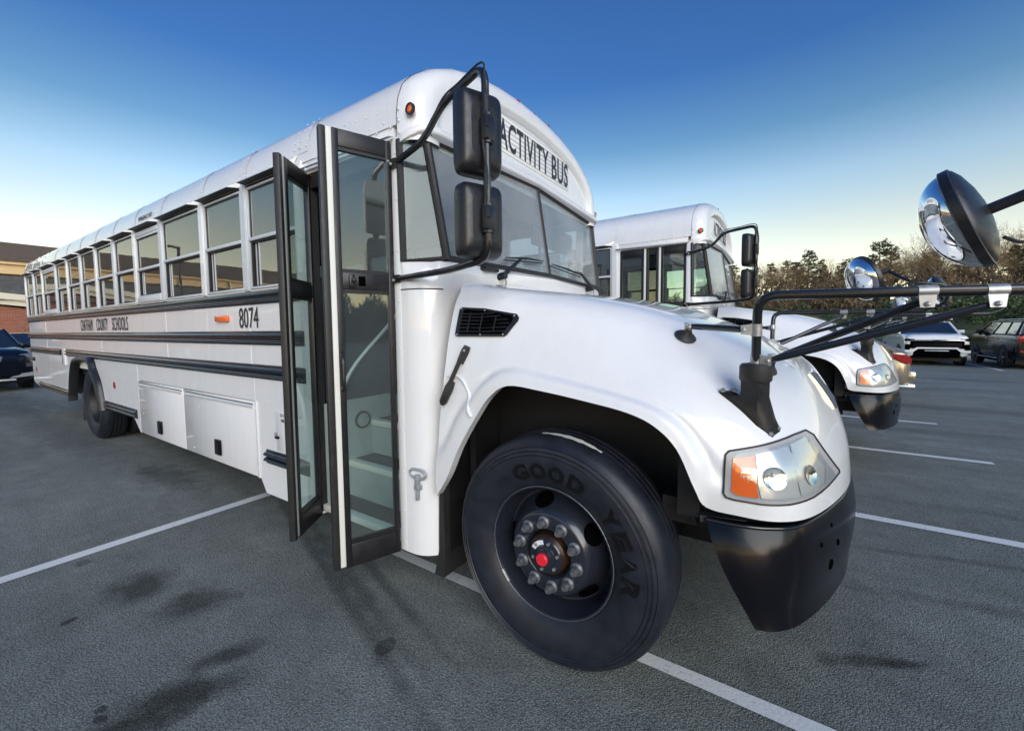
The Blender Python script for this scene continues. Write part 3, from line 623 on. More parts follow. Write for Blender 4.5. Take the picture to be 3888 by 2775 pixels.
    for S_ in (lambda p: p, mir):
        q = [S_(p) for p in (BL, BC, TC, TL)]
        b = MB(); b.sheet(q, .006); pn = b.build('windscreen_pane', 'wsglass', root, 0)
        for sa, sb in ((q[0], q[1]), (q[3], q[2])): b = MB(); b.tube([sa, sb], .017, 8); b.build('windscreen_seal', 'rubber', pn)
        b = MB(); b.tube([q[0] + (q[0] - q[3]).normalized() * .01, q[3]], .024, 10); b.build('windscreen_pillar', 'rubber', root)
        q = [S_(p) for p in ql]
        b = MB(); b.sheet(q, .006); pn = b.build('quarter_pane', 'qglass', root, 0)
        b = MB(); b.tube([q[2], q[3], q[0], q[1]], .020, 8); b.build('quarter_seal', 'rubber', pn)
    b = MB(); b.tube([BC, TC], .018, 8); b.build('windscreen_divider', 'rubber', root)
    lo = [(-.883, 0), (-.82, .003), (-.765, .020), (-.715, .060), (-.688, .12), (-.668, .25), (-.63, .6), (-.61, 1.22)]
    hi = [(-.883, 0), (-.865, .001), (-.80, .045), (-.742, .092), (-.684, .142), (-.662, .40), (-.647, .80), (-.634, 1.22)]
    ledge = [(-.883, 0), (-.85, .001), (-.79, .030), (-.725, .075), (-.672, .13), (-.640, .38), (-.605, .80), (-.585, 1.22)]
    def lev(pl, z, dz=0):
        c = spline([(p[0], p[1], z) for p in pl], 4); c = c + [mir(p) for p in reversed(c[:-1])]
        for p in c: p.z += dz * min(1, min(p.y, W_ - p.y) / 1.22)
        return c
    b = MB(); cc = [lev(lo, .283)[:17], lev(lo, 1.0)[:17], lev(lo, 1.25)[:17]]; b.grid(cc); b.grid([[mir(p) for p in r] for r in cc]); b.grid([lev(lo, 1.25), lev(lo, 1.60), lev(lo, 1.74, .03), lev(ledge, 1.825, .03), lev(ledge, 1.855, .03), lev(hi, 1.888, .02)]); b.build('cowl', 'white', root, 45)
    b = MB(); pl = lev(lo, 1.741); b.tube([p + Vector((0, 0, 0)) for p in pl[:17]], .0035, 6); b.build('cowl_seam', 'letter', root)
    # ---- wipers
    for (pv, el, tip0, tip1) in ((Vector((-.590, .555, 1.852)), Vector((-.600, .78, 1.985)), Vector((-.605, .60, 1.965)), Vector((-.605, 1.08, 2.005))), (Vector((-.570, 1.885, 1.875)), Vector((-.590, 1.70, 1.985)), Vector((-.605, 1.21, 2.0)), Vector((-.600, 1.74, 1.968)))):
        b = MB(); b.tube([pv, el], [.016, .009], 8); b.tube([pv + Vector((-.05, 0, -.01)), pv + Vector((.015, 0, 0))], .022, 10); wp = b.build('wiper_arm', 'plastic', root)
        b = MB(); b.tube([tip0, (tip0 + tip1) / 2 + Vector((0, 0, .008)), tip1], [.004, .009, .004], 6); b.tube([tip0 + Vector((-.012, 0, -.012)), tip1 + Vector((-.012, 0, -.012))], .005, 6); b.tube([el, (tip0 + tip1) / 2], .006, 6); b.build('wiper_blade', 'rubber', wp)
        b = MB(); b.bbox(pv.x - .06, pv.x - .01, pv.y - .16, pv.y - .03, pv.z + .015, pv.z + .04, .006) if pv.y < 1 else b.bbox(pv.x - .06, pv.x - .01, pv.y + .04, pv.y + .14, pv.z + .0, pv.z + .035, .006); b.build('nozzle_box', 'plastic', root)
        b = MB(); b.tube(spline([pv + Vector((.01, 0, -.01)), pv + Vector((.03, -.02, -.06)), pv + Vector((.03, -.06, -.12))], 4), .003, 5); b.build('washer_hose', 'rubber', root)
    # ---- hood: control rows from wheel-arch lip to centre line
    H = [
     [(-.652,.000,.652),(-.648,.000,.85),(-.628,.010,1.05),(-.607,.030,1.30),(-.605,.085,1.55),(-.600,.150,1.71),(-.600,.30,1.782),(-.600,1.22,1.805)],
     [(-.565,-.010,.775),(-.572,.000,.95),(-.562,.012,1.12),(-.548,.040,1.34),(-.545,.088,1.555),(-.540,.155,1.705),(-.540,.32,1.775),(-.540,1.22,1.797)],
     [(-.481,-.018,.935),(-.496,-.002,1.08),(-.494,.018,1.22),(-.487,.050,1.40),(-.485,.092,1.56),(-.480,.165,1.697),(-.480,.36,1.763),(-.480,1.22,1.788)],
     [(-.364,-.020,1.112),(-.388,.000,1.21),(-.382,.028,1.30),(-.372,.062,1.43),(-.366,.10,1.57),(-.360,.18,1.688),(-.360,.39,1.745),(-.360,1.22,1.77)],
     [(-.282,-.020,1.213),(-.298,.004,1.29),(-.292,.042,1.36),(-.280,.072,1.46),(-.272,.11,1.57),(-.262,.195,1.678),(-.262,.41,1.730),(-.262,1.22,1.757)],
     [(-.180,-.020,1.270),(-.187,.010,1.33),(-.184,.052,1.378),(-.178,.084,1.46),(-.172,.125,1.56),(-.162,.215,1.665),(-.162,.43,1.714),(-.162,1.22,1.742)],
     [(.000,-.020,1.258),(.000,.010,1.31),(.000,.052,1.356),(.000,.088,1.43),(.000,.145,1.535),(.000,.245,1.642),(.000,.46,1.690),(.000,1.22,1.718)],
     [(.200,-.020,1.232),(.200,.010,1.278),(.200,.048,1.318),(.200,.092,1.39),(.200,.165,1.488),(.200,.285,1.597),(.200,.50,1.648),(.200,1.22,1.680)],
     [(.360,-.020,1.205),(.362,.010,1.246),(.364,.048,1.282),(.364,.105,1.35),(.362,.195,1.442),(.360,.335,1.548),(.360,.55,1.603),(.360,1.22,1.640)],
     [(.462,-.019,1.165),(.472,.010,1.212),(.478,.048,1.248),(.480,.115,1.318),(.478,.215,1.405),(.472,.365,1.508),(.470,.58,1.562),(.462,1.22,1.603)],
     [(.541,-.015,1.090),(.556,.012,1.15),(.567,.048,1.202),(.576,.125,1.278),(.577,.235,1.365),(.570,.395,1.468),(.562,.61,1.524),(.550,1.22,1.566)],
     [(.601,-.008,.958),(.616,.014,1.05),(.632,.052,1.140),(.648,.135,1.242),(.652,.255,1.325),(.646,.425,1.432),(.636,.64,1.489),(.622,1.22,1.533)],
     [(.634,.040,.880),(.658,.034,.97),(.685,.052,1.08),(.711,.140,1.205),(.720,.270,1.290),(.716,.450,1.398),(.706,.66,1.456),(.692,1.22,1.50)],
     [(.740,.058,.866),(.755,.048,.95),(.771,.076,1.05),(.786,.160,1.165),(.791,.290,1.252),(.786,.475,1.362),(.776,.69,1.420),(.762,1.22,1.465)],
     [(.840,.085,.861),(.850,.084,.94),(.860,.116,1.03),(.862,.205,1.125),(.861,.330,1.213),(.851,.515,1.326),(.840,.72,1.386),(.824,1.22,1.43)],
     [(.930,.176,.857),(.936,.182,.93),(.936,.212,1.01),(.931,.292,1.095),(.922,.410,1.183),(.910,.575,1.292),(.892,.76,1.354),(.874,1.22,1.40)],
     [(1.010,.360,.853),(1.010,.370,.92),(1.005,.392,.99),(.995,.445,1.072),(.977,.530,1.163),(.955,.675,1.266),(.933,.83,1.328),(.912,1.22,1.374)],
     [(1.085,.620,.850),(1.081,.630,.92),(1.072,.645,.99),(1.056,.675,1.062),(1.031,.740,1.150),(.995,.840,1.250),(.962,.95,1.310),(.938,1.22,1.355)],
     [(1.122,.860,.850),(1.117,.865,.93),(1.107,.872,1.0),(1.090,.885,1.07),(1.065,.915,1.145),(1.025,.980,1.237),(.988,1.05,1.295),(.955,1.22,1.340)],
     [(1.138,1.22,.850),(1.132,1.22,.93),(1.120,1.22,1.0),(1.104,1.22,1.07),(1.078,1.22,1.145),(1.040,1.22,1.225),(1.004,1.22,1.282),(.970,1.22,1.328)]]
    for i, r in enumerate(H[:13]):
        lip_, s1, s2 = Vector(r[0]), Vector(r[1]), Vector(r[2]); k = 1.0 if 1 <= i <= 11 else .5
        d = (s1 - lip_); e = (s2 - s1)
        r[1:2] = [tuple(lip_ + d * .85 + Vector((0, -.010 * k, 0))), tuple(lip_ + d * 1.0 + e * .35 + Vector((0, .012 * k, 0)))]
    for r in H[13:]:
        s1, s2 = Vector(r[0]), Vector(r[1]); r[1:2] = [tuple(s1.lerp(s2, .7)), tuple(s2 * 1.0 + (Vector(r[2]) - s2) * .3)]
    H2 = [spline(r, 5) for r in H]
    colsn = len(H2[0]); cols = [spline([H2[i][j] for i in range(len(H2))], 5) for j in range(colsn)]
    rowsR = [[cols[j][i] for j in range(colsn)] for i in range(len(cols[0]))]
    def lipin(p, i):
        t = min(1, max(0, (i - 55) / 10))
        return Vector((p.x - .05 * t, p.y + .05 * (1 - .5 * t), p.z + .004))
    full = [[lipin(r[0], i)] + r for i, r in enumerate(rowsR)]
    b = MB(); b.grid(full); hb = b; full2 = [[mir(p) for p in r] for r in full]; b.grid(full2)
    bm = bmesh.new(); vs = [bm.verts.new(p) for p in b.v]; [bm.faces.new([vs[k] for k in f]) for f in b.f]
    bmesh.ops.remove_doubles(bm, verts=bm.verts[:], dist=.0008); b2 = MB(); b2.bm(bm)
    hood = b2.build('hood', 'hoodw', root, 40)
    bvh = BVHTree.FromPolygons([Vector(p) for p in b2.v], b2.f)
    def onhood(x, z):
        h = bvh.ray_cast(Vector((x, -1, z)), Vector((0, 1, 0)))
        return (h[0], -h[1] if h[1].y > 0 else h[1]) if h[0] else (Vector((x, .3, z)), Vector((0, -1, 0)))
    def nearhood(p):
        h = bvh.find_nearest(Vector(p)); nrm = h[1]
        if nrm.dot(Vector(p) - Vector((0.2, 1.22, 1.0))) < 0: nrm = -nrm
        return h[0], nrm
    def patch(poly, off, name, matn, parent, sub=3, smooth=60):
        bm = bmesh.new(); f = bm.faces.new([bm.verts.new((p[0], 0, p[1])) for p in poly])
        bmesh.ops.triangulate(bm, faces=bm.faces[:]); bmesh.ops.subdivide_edges(bm, edges=bm.edges[:], cuts=sub, use_grid_fill=True)
        bmesh.ops.triangulate(bm, faces=bm.faces[:])
        for v in bm.verts:
            q, nn = onhood(v.co.x, v.co.z); v.co = q + nn * off
        ex = bmesh.ops.extrude_face_region(bm, geom=bm.faces[:])
        for v in [g for g in ex['geom'] if isinstance(g, bmesh.types.BMVert)]:
            q, nn = nearhood(v.co); v.co = v.co - nn * min(.004, off * .8)
        b = MB(); b.bm(bm); return b.build(name, matn, parent, smooth)
    def outline(poly, off, r, name, matn, parent, close=True):
        pts = []; n = len(poly)
        for i in range(n if close else n - 1):
            a, c = poly[i], poly[(i + 1) % n]; k = max(2, int(hypot(c[0] - a[0], c[1] - a[1]) / .02))
            for j in range(k):
                q, nn = onhood(a[0] + (c[0] - a[0]) * j / k, a[1] + (c[1] - a[1]) * j / k); pts.append(q + nn * off)
        if close: pts += pts[:2]
        b = MB(); b.tube(pts, r, 6, False); return b.build(name, matn, parent, 60)
    # ---- headlight
    HL = [(.688, .945), (.690, 1.078), (.700, 1.090), (.80, 1.110), (.89, 1.131), (.925, 1.135), (.950, 1.115), (1.040, .962), (1.044, .948), (1.0, .936), (.95, .928), (.88, .922), (.80, .922), (.72, .927), (.697, .932)]
    hl = patch(HL, .003, 'headlight', 'bezel', root)
    def shr(poly, k, c=(.84, 1.02)): return [(c[0] + (p[0] - c[0]) * k, c[1] + (p[1] - c[1]) * k) for p in poly]
    INN = shr(HL, .86, (.845, 1.02))
    outline(HL, .004, .0035, 'gasket', 'rubber', hl)
    patch([(.712, .955), (.712, 1.066), (.775, 1.078), (.768, 1.048), (.735, 1.042), (.733, .988), (.775, .982), (.792, .942), (.73, .945)], .006, 'turn_signal', 'amber', hl)
    patch([(.737, .990), (.739, 1.038), (.782, 1.036), (.785, .990)], .006, 'side_lamp', 'lampface', hl)
    patch([(.790, .985), (.778, 1.080), (.865, 1.103), (.892, 1.060), (.905, .945), (.80, .942)], .0055, 'reflector', 'lampface', hl)
    patch([(.912, .945), (.902, 1.050), (.875, 1.105), (.92, 1.118), (.985, 1.01), (.975, .957)], .0055, 'reflector', 'lampface', hl)
    patch([(.988, 1.0), (.93, 1.10), (.938, 1.105), (1.025, .965), (.985, .952)], .0055, 'lamp_housing', 'bezel', hl)
    for (x, z, r) in ((.835, 1.010, .038), (.935, 1.005, .034)):
        q, nn = onhood(x, z); b = MB(); b.lathe([(r, .010), (r * .7, .006), (.001, .004)], q, nn, 20); b.build('bulb_bowl', 'mirror', hl)
    patch(INN, .014, 'lens', 'lens', hl)
    # ---- louvre vent on the hood side
    VT = [(-.560, 1.498), (-.558, 1.625), (-.548, 1.636), (-.40, 1.624), (-.222, 1.592), (-.207, 1.575), (-.207, 1.560), (-.250, 1.496), (-.262, 1.488), (-.548, 1.488)]
    vent = patch(VT, .010, 'louvre_vent', 'plastic', root)
    VI = shr(VT, .84, (-.385, 1.555)); vd = patch(VI, .012, 'vent_opening', 'hole', vent)
    for z in (1.512, 1.530, 1.548, 1.566, 1.584, 1.600):
        xe = -.24 - max(0, (1.560 - z)) * .55 if z < 1.56 else -.245 - (z - 1.56) * 2.4
        a, n1 = onhood(-.53, z); c, n2 = onhood(xe, z); b = MB(); b.tube([a + n1 * .013, (a + c) / 2 + Vector((0, -.013, 0)), c + n2 * .013], .004, 5); b.build('slat', 'plastic', vent)
    for x in (-.48, -.405, -.325):
        a, n1 = onhood(x, 1.507); c, n2 = onhood(x, 1.604 - (x + .48) * .15); b = MB(); b.tube([a + n1 * .014, c + n2 * .014], .0035, 5); b.build('slat', 'plastic', vent)
    b = MB()
    for (x, z) in ((-.545, 1.628), (-.40, 1.614), (-.232, 1.583), (-.545, 1.496), (-.40, 1.496), (-.27, 1.496)):
        q, nn = onhood(x, z); b.ball(q + nn * .011, .005, 6, 4)
    b.build('screw', 'steel', vent)
    # ---- rubber hood strap, tow hook plate, seam on fender
    q0, n0 = onhood(-.475, 1.425); q1, n1 = onhood(-.535, 1.29)
    b = MB(); A = Vector((-.468, q0.y - .012, 1.432)); D = Vector((-.592, -.006, 1.150)); d_ = (D - A)
    b.tube([A - d_ * .03, A + d_ * .06, A + d_ * .26], [.017, .022, .019], 8); b.tube([A + d_ * .22 + Vector((0, -.012, 0)), A + d_ * .66 + Vector((0, -.012, 0))], .011, 8); b.tube([A + d_ * .60, A + d_ * .72, A + d_ * .97, A + d_ * 1.02], [.018, .024, .020, .012], 8); st_ = b.build('hood_strap', 'rubber', root)
    b = MB(); b.ball(A + Vector((0, -.02, -.012)), .007, 6, 4); b.build('strap_bolt', 'steel', st_)
    pts = [onhood(x, z) for x, z in ((-.585, 1.285), (-.52, 1.290), (-.47, 1.262), (-.435, 1.20), (-.415, 1.14), (-.395, 1.105))]
    b = MB(); b.tube(spline([q + nn * .002 for q, nn in pts], 4), .008, 8); b.build('fender_seam', 'hoodw', hood)
    b = MB(); cy = .004
    ring = [Vector((-.775 + .040 * cos(t * pi / 12) + (.018 if cos(t * pi / 12) > 0 else -.018), cy, .745 + .024 * sin(t * pi / 12))) for t in range(25)]
    b.tube(ring, .008, 8, False); b.bbox(-.79, -.765, cy - .012, cy + .012, .67, .742, .004); b.bbox(-.797, -.758, cy - .01, cy + .02, .655, .685, .004); b.bbox(-.785, -.77, cy - .012, cy + .012, .60, .655, .003); b.xf(Matrix.Translation((-.012, -.006, 0))); b.build('tow_eye', 'seal', root)
    # ---- grille and chrome crown on the nose
    b = MB()
    for k in range(7):
        z = .90 + k * .036; x = 1.085 - k * .006; b.bbox(x - .02, x + .012, .93, 1.51, z, z + .018, .005)
    gr = b.build('grille', 'chrome', root)
    b = MB(); b.prism([(.968, 1.315), (.992, 1.290), (1.022, 1.245), (1.048, 1.205), (1.066, 1.150), (1.045, 1.150), (1.025, 1.190), (.985, 1.255), (.950, 1.300)], .84, 1.60, 1); b.build('grille_crown', 'chrome', root, 50)
    # ---- bumper
    T = [(.634, .058), (.727, .064), (.818, .090), (.908, .160), (.980, .305), (1.040, .468), (1.088, .632), (1.130, .90), (1.145, 1.22)]
    Bm = [(.796, .030), (.850, .052), (.905, .110), (.956, .205), (1.005, .320), (1.055, .470), (1.098, .640), (1.130, .90), (1.145, 1.22)]
    TT = spline([(p[0], p[1], .822) for p in T], 5); BB = spline([(p[0], p[1], .492) for p in Bm], 5); rows = []
    for tt, cb in zip(TT, BB):
        row = []; out = Vector((tt.x - .55, tt.y - 1.22, 0)).normalized()
        row.append(tt - out * .075 + Vector((0, 0, -.004))); row.append(tt - out * .02 + Vector((0, 0, .002)))
        for k in range(9):
            f = k / 8; p = tt.lerp(cb, f ** 1.25); p.z = .822 + (.492 - .822) * f; p += out * (.022 * sin(pi * min(1, f * 1.15)) - (.012 if k == 0 else 0)); row.append(p)
        row.append(row[-1] - out * .06 + Vector((0, 0, .004))); rows.append(row)
    b = MB(); b.grid(rows); b.grid([[mir(p) for p in r] for r in rows]); bm = bmesh.new(); vs = [bm.verts.new(p) for p in b.v]; [bm.faces.new([vs[k] for k in f]) for f in b.f]; bmesh.ops.remove_doubles(bm, verts=bm.verts[:], dist=.001); b2 = MB(); b2.bm(bm)
    bump = b2.build('bumper', 'black', root, 45); tl = [r[2] + Vector((0, 0, .002)) for r in rows]; tl = tl + [mir(p) for p in reversed(tl[:-1])]; b = MB(); b.tube(tl, .008, 10); b.build('bumper_lip', 'rail', bump, 60); bv2 = BVHTree.FromPolygons([Vector(p) for p in b2.v], b2.f)
    for (x, z, r) in ((1.02, .775, .008), (.985, .735, .009), (1.045, .700, .012), (1.02, .640, .020)):
        h = bv2.ray_cast(Vector((x, -1, z)), Vector((0, 1, 0)))
        if h[0]:
            nn = h[1] if h[1].y < 0 else -h[1]; b = MB(); b.cyl(h[0] - nn * .003, h[0] + nn * .0015, r, 14); b.build('bolt_hole', 'hole', bump)
    b = MB(); b.tube([(.60, .12, .80), (.75, .16, .80)], .03, 8); b.box(.45, .70, .18, .26, .74, .84); b.build('bumper_bracket', 'chassis', root)
    # ---- dark works under hood and floor
    b = MB(); b.box(-.56, .62, .46, 1.98, .55, 1.25); b.box(.62, .85, .75, 1.7, .55, 1.1); b.box(-.60, -.56, .22, 2.22, .40, 1.60); b.box(-.69, -.655, .105, 2.335, .30, 1.22); b.box(.52, .60, .12, 2.32, .80, 1.12); b.build('engine_bay', 'chassis', root)
    b = MB(); b.box(-11.0, .9, .80, .88, .62, .86); b.box(-11.0, .9, 1.56, 1.64, .62, .86); b.box(-5.2, -1.8, .06, .75, .40, .80); b.box(-11.0, -1.78, .08, 2.36, .90, .985); b.box(-11.0, -8.4, .3, 2.1, .45, .9); b.box(-8.2, -6.6, .5, 1.94, .60, .95); b.box(-6.5, -5.2, .25, 2.2, .55, .9); b.box(-5.2, -1.9, .9, 2.3, .42, .80); b.build('chassis_frame', 'chassis', root)
    for x, y0, y1 in ((0, .32, 2.12), (-7.37, .4, 2.04)):
        b = MB(); b.tube([(x, y0, .52), (x, y1, .52)], .07, 10); b.build('axle', 'chassis', root)
    b = MB(); b.prism([(-.665, .17), (-.735, .17), (-.700, .31), (-.690, .65), (-.660, .66), (-.655, .30)], .06, .40); mf = b.build('mud_flap', 'rubber', root); both.append(mf)
    b = MB(); b.bbox(-8.02, -8.0, .05, .62, .20, .62, .004); both.append(b.build('mud_flap', 'rubber', root))
    b = MB(); b.tube([(.60, .20, .98), (.565, .16, .80), (.585, .15, .76)], .010, 6); b.tube([(.63, .22, .9), (.60, .17, .78)], .008, 6); b.build('brake_hose', 'rubber', root)
    # ---- wheels
    def wheel(x, y, front):
        tp = [(.294, .050), (.300, .036), (.318, .022), (.345, .008), (.385, -.003), (.425, -.006), (.443, -.004), (.446, -.007), (.449, -.002), (.460, .000), (.463, -.003), (.466, .003), (.478, .007), (.481, .004), (.484, .010), (.500, .022), (.514, .040), (.5215, .060), (.5245, .080)]
        for g in (.108, .148, .188): tp += [(.5255, g - .010), (.5255, g - .006), (.512, g - .004), (.512, g + .004), (.5255, g + .006)]
        tp += [(.5245, .215), (.5215, .235), (.512, .258), (.49, .280), (.43, .297), (.36, .292), (.31, .272), (.294, .25)]
        sw = sorted([q for q in tp if q[1] < .09 and q[0] > .30])
        def side_y(r):
            for (r0, y0), (r1, y1) in zip(sw, sw[1:]):
                if r0 <= r <= r1 and r1 > r0: return y0 + (y1 - y0) * (r - r0) / (r1 - r0)
            return 0
        if front: rp = [(.296, .055), (.3005, .044), (.3005, .034), (.297, .0285), (.291, .030), (.286, .040), (.280, .062), (.268, .085), (.262, .115), (.257, .128), (.250, .130), (.243, .122), (.222, .086), (.200, .046), (.187, .028), (.180, .022), (.172, .020), (.112, .020), (.104, .028), (.098, .045), (.090, .055)]
        else: rp = [(.296, .055), (.3005, .044), (.3005, .034), (.297, .0285), (.291, .030), (.286, .040), (.280, .062), (.268, .085), (.262, .13), (.255, .19), (.245, .22), (.20, .23), (.17, .235), (.10, .235), (.09, .20), (.075, .10), (.06, .09), (.001, .09)]
        b = MB(); b.lathe(rp, (x, y, .525), (0, 1, 0), 64); b.lathe([(.296, .055), (.27, .09), (.27, .25), (.30, .27)], (x, y, .525), (0, 1, 0), 48)
        w = b.build('wheel', 'rim' if front else 'chassis', root, 40)
        b = MB(); b.lathe(tp, (x, y, .525), (0, 1, 0), 96); b.build('tyre', 'tyre', w, 28)
        if front:
            for k in range(10):
                a = radians(18 + 36 * k + 8); c = Vector((x + .143 * cos(a), y, .525 + .143 * sin(a)))
                b = MB(); b.lathe([(.028, .020), (.028, .014), (.019, .008)], c, (0, 1, 0), 14); b.tube([c + Vector((0, .012, 0)), c + Vector((0, -.014, 0))], .0185, 6); b.tube([c + Vector((0, -.012, 0)), c + Vector((0, -.027, 0))], [.012, .0115], 10); b.build('lug_nut', 'nut', w)
            for k in range(5):
                a = radians(31 + 72 * k); c = Vector((x + .221 * cos(a), y + .082, .525 + .221 * sin(a))); nv = Vector((cos(a) * .80, -.55, sin(a) * .80)).normalized(); nv = Vector((-cos(a) * -.83, -.50, -sin(a) * -.83)).normalized()
                nv = Vector((.86 * cos(a), -.52, .86 * sin(a)))
                b = MB(); b.lathe([(.001, .004), (.043, .004), (.0445, .007), (.046, .004), (.047, -.01)], c, nv, 24); b.build('hand_hole', 'hole', w)
            b = MB(); b.lathe([(.2955, .030), (.298, .0268), (.3005, .030)], (x, y, .525), (0, 1, 0), 64); b.build('rim_edge_glint', 'nut', w)  # grey ring paints the light caught by the black flange edge
            b = MB(); b.lathe([(.098, .05), (.097, .03), (.090, .012), (.078, .002)], (x, y, .525), (0, 1, 0), 40); b.build('hub_flange', 'hub_brown', w)
            b = MB(); b.lathe([(.078, .030), (.078, .000), (.073, -.006), (.050, -.006), (.048, -.014), (.040, -.016), (.038, -.028), (.030, -.030), (.001, -.030)], (x, y, .525), (0, 1, 0), 40)
            b.build('hub_cap', 'rim', w)
            b = MB(); b.lathe([(.027, -.026), (.027, -.040), (.024, -.044), (.001, -.044)], (x, y, .525), (0, 1, 0), 24); b.build('oil_plug', 'red', w)
            b = MB()
            for k in range(6):
                a = radians(75 - 60 * k); c = Vector((x + .062 * cos(a), y, .525 + .062 * sin(a))); b.tube([c + Vector((0, 0, 0)), c + Vector((0, -.013, 0))], .0075, 6)
            b.build('cap_bolt', 'steel', w)
            b = MB(); vs = []
            for k in range(7):
                a = radians(98 + 10 * k); vs += [(x + .052 * cos(a), y - .0068, .525 + .052 * sin(a)), (x + .072 * cos(a), y - .0068, .525 + .072 * sin(a))]
            b.add(vs, [(2 * k, 2 * k + 1, 2 * k + 3, 2 * k + 2) for k in range(6)]); b.build('hub_sticker', 'carw', w)
            for k, (ch, an) in enumerate((('G', 110), ('O', 96), ('O', 82), ('D', 67.5), ('Y', 39), ('E', 25), ('A', 11), ('R', -4))):
                a = radians(an); u = Vector((sin(a), 0, -cos(a))); v = Vector((cos(a), 0, sin(a))); c = Vector((x, y, .525)) + v * .338
                vs, fs = text_mesh(ch, .076, .074, .0045, .035); ez = u.cross(v); b = MB()
                b.add([c + u * (q.x - .038) + v * q.y + Vector((0, side_y(.338 + q.y) - .0005 - q.z, 0)) for q in vs], fs); b.build('lettering', 'tyretxt', w, 0)
            b = MB(); vs = []; K = 14
            for k in range(K + 1):
                a = radians(97 - k * 32 / K); ww = .014 * sin(pi * (k + .6) / (K + 1.2)) + .004 * sin(k * 2.3)
                vs += [(x + (.526) * cos(a), y + .085 - ww, .525 + .526 * sin(a)), (x + .5268 * cos(a), y + .092 + ww, .525 + .5268 * sin(a))]
            b.add(vs, [(2 * k, 2 * k + 1, 2 * k + 3, 2 * k + 2) for k in range(K)]); b.build('paint_scuff', 'nose', w)
            a = radians(217); b = MB(); c = Vector((x + .292 * cos(a), y + .026, .525 + .292 * sin(a))); tv = Vector((-sin(a), 0, cos(a))); b.tube([c - tv * .03, c + tv * .03], .008, 6); b.build('balance_weight', 'steel', w)
        else:
            b = MB(); b.lathe(tp, (x, y + .33, .525), (0, 1, 0), 48); b.build('tyre', 'tyre', w, 28)
        return w
    both.append(wheel(0, .0, True)); both.append(wheel(-7.37, .035, False))
    # ---- rear-view mirrors on their tube frame
    pth = bend([(-.905, -.012, 2.405), (-.83, -.018, 2.415), (-.655, -.036, 2.450), (-.535, -.028, 2.590), (-.205, -.132, 2.605), (-.202, -.122, 1.825), (-.505, -.040, 1.808), (-.915, -.004, 1.800)], .075, 6)
    b = MB(); b.tube(pth, .0162, 12); arm = b.build('mirror_arm', 'tube', root)
    for p in ((-.915, -.012, 2.405), (-.925, -.004, 1.800)):
        b = MB(); b.bbox(p[0] - .03, p[0] + .045, p[1] - .014, p[1] + .010, p[2] - .022, p[2] + .022, .006); b.build('arm_bracket', 'tube', arm)
        b = MB(); b.ball((p[0] - .012, p[1] - .016, p[2] + .010), .009, 8, 5); b.ball((p[0] + .008, p[1] - .016, p[2] - .008), .009, 8, 5); b.build('arm_bolt', 'steel', arm)
    for t in (.34, .37):
        p = Vector((-.202, -.122, 1.825)).lerp(Vector((-.505, -.040, 1.808)), .95 + (t - .34) * 2); b = MB(); b.tube([p, p + Vector((.012, -.0033, .0007))], .0165, 12); b.build('arm_clip', 'steel', arm)
    b = MB(); cab = [(-.64, -.04, 2.47), (-.53, -.035, 2.608), (-.40, -.075, 2.618), (-.225, -.130, 2.622), (-.192, -.150, 2.54), (-.180, -.150, 2.42), (-.206, -.150, 2.30), (-.184, -.147, 2.15), (-.204, -.147, 2.02), (-.19, -.14, 1.93)]
    b.tube(spline(cab, 5), .0045, 6); b.build('mirror_cable', 'rubber', arm)
    for zc, hh, dk in ((2.352, .350, 1), (1.988, .318, 0)):
        ex = Vector((.40, .917, 0)); ez = Vector((0, 0, 1)); nn = Vector((.917, -.40, 0)); c = Vector((-.292, -.090, zc)); hw = .104
        rows = []
        for k in range(9):
            f = k / 8; sc = (1 - f ** 3.2 * .42); dpt = .082 * (1 - (1 - f) ** 1.6) if k else 0; ring = []
            for j in range(40):
                a = 2 * pi * j / 40; ca, sa = cos(a), sin(a); m_ = .26
                px = math.copysign(abs(ca) ** m_, ca) * hw * sc; pz = math.copysign(abs(sa) ** m_, sa) * hh / 2 * sc
                ring.append(c + ex * px + ez * pz + nn * dpt)
            rows.append(ring + [ring[0]])
        b = MB(); b.grid(rows); b.add(rows[-1][:-1], [tuple(range(40))]); hd = b.build('rear_view_mirror', 'plastic', root, 50)
        b = MB(); b.add([p - nn * .002 for p in rows[0][:-1]], [tuple(range(40))]); b.build('mirror_glass', 'mirror', hd, 0)
        b = MB(); b.tube([Vector((-.203, -.125, zc - .06)), Vector((-.203, -.125, zc + .06))], .024, 10); b.bbox(-.215, -.178, -.155, -.10, zc - .05, zc + .05, .008); b.ball((-.180, -.15, zc + .0), .008, 6, 4); b.build('mirror_clamp', 'plastic', hd)
    # ---- cross-view mirror on its nose frame
    Pc, Nc = nearhood((.74, .19, 1.24))
    b = MB(); ring0 = []; foot = [(.652, .178), (.690, .212), (.748, .222), (.812, .226), (.848, .212), (.826, .168), (.775, .156)]
    lowr = []; topr = []
    for x, y in foot:
        h = bvh.ray_cast(Vector((x, y, 2)), Vector((0, 0, -1))); lowr.append(h[0] + Vector((0, 0, -.004))); topr.append(h[0] + Vector((0, 0, .010)))
    ctr = Vector((.772, .155 + .03, 0)); n = len(foot)
    col = [Vector((.768 + .047 * cos(a), .185 + .047 * sin(a), 1.272)) for a in [atan2(y - .185, x - .768) for x, y in foot]]
    colt = [Vector((p.x, p.y, 1.334)) for p in col]; mid = [topr[i].lerp(col[i], .45) + Vector((0, 0, -.012)) for i in range(n)]
    b.add(lowr + topr + mid + col + colt, [(k * n + i, k * n + (i + 1) % n, (k + 1) * n + (i + 1) % n, (k + 1) * n + i) for k in range(4) for i in range(n)] + [tuple(range(n - 1, -1, -1)), tuple(range(4 * n, 5 * n))])
    base = b.build('mirror_post_base', 'plastic', root, 50)
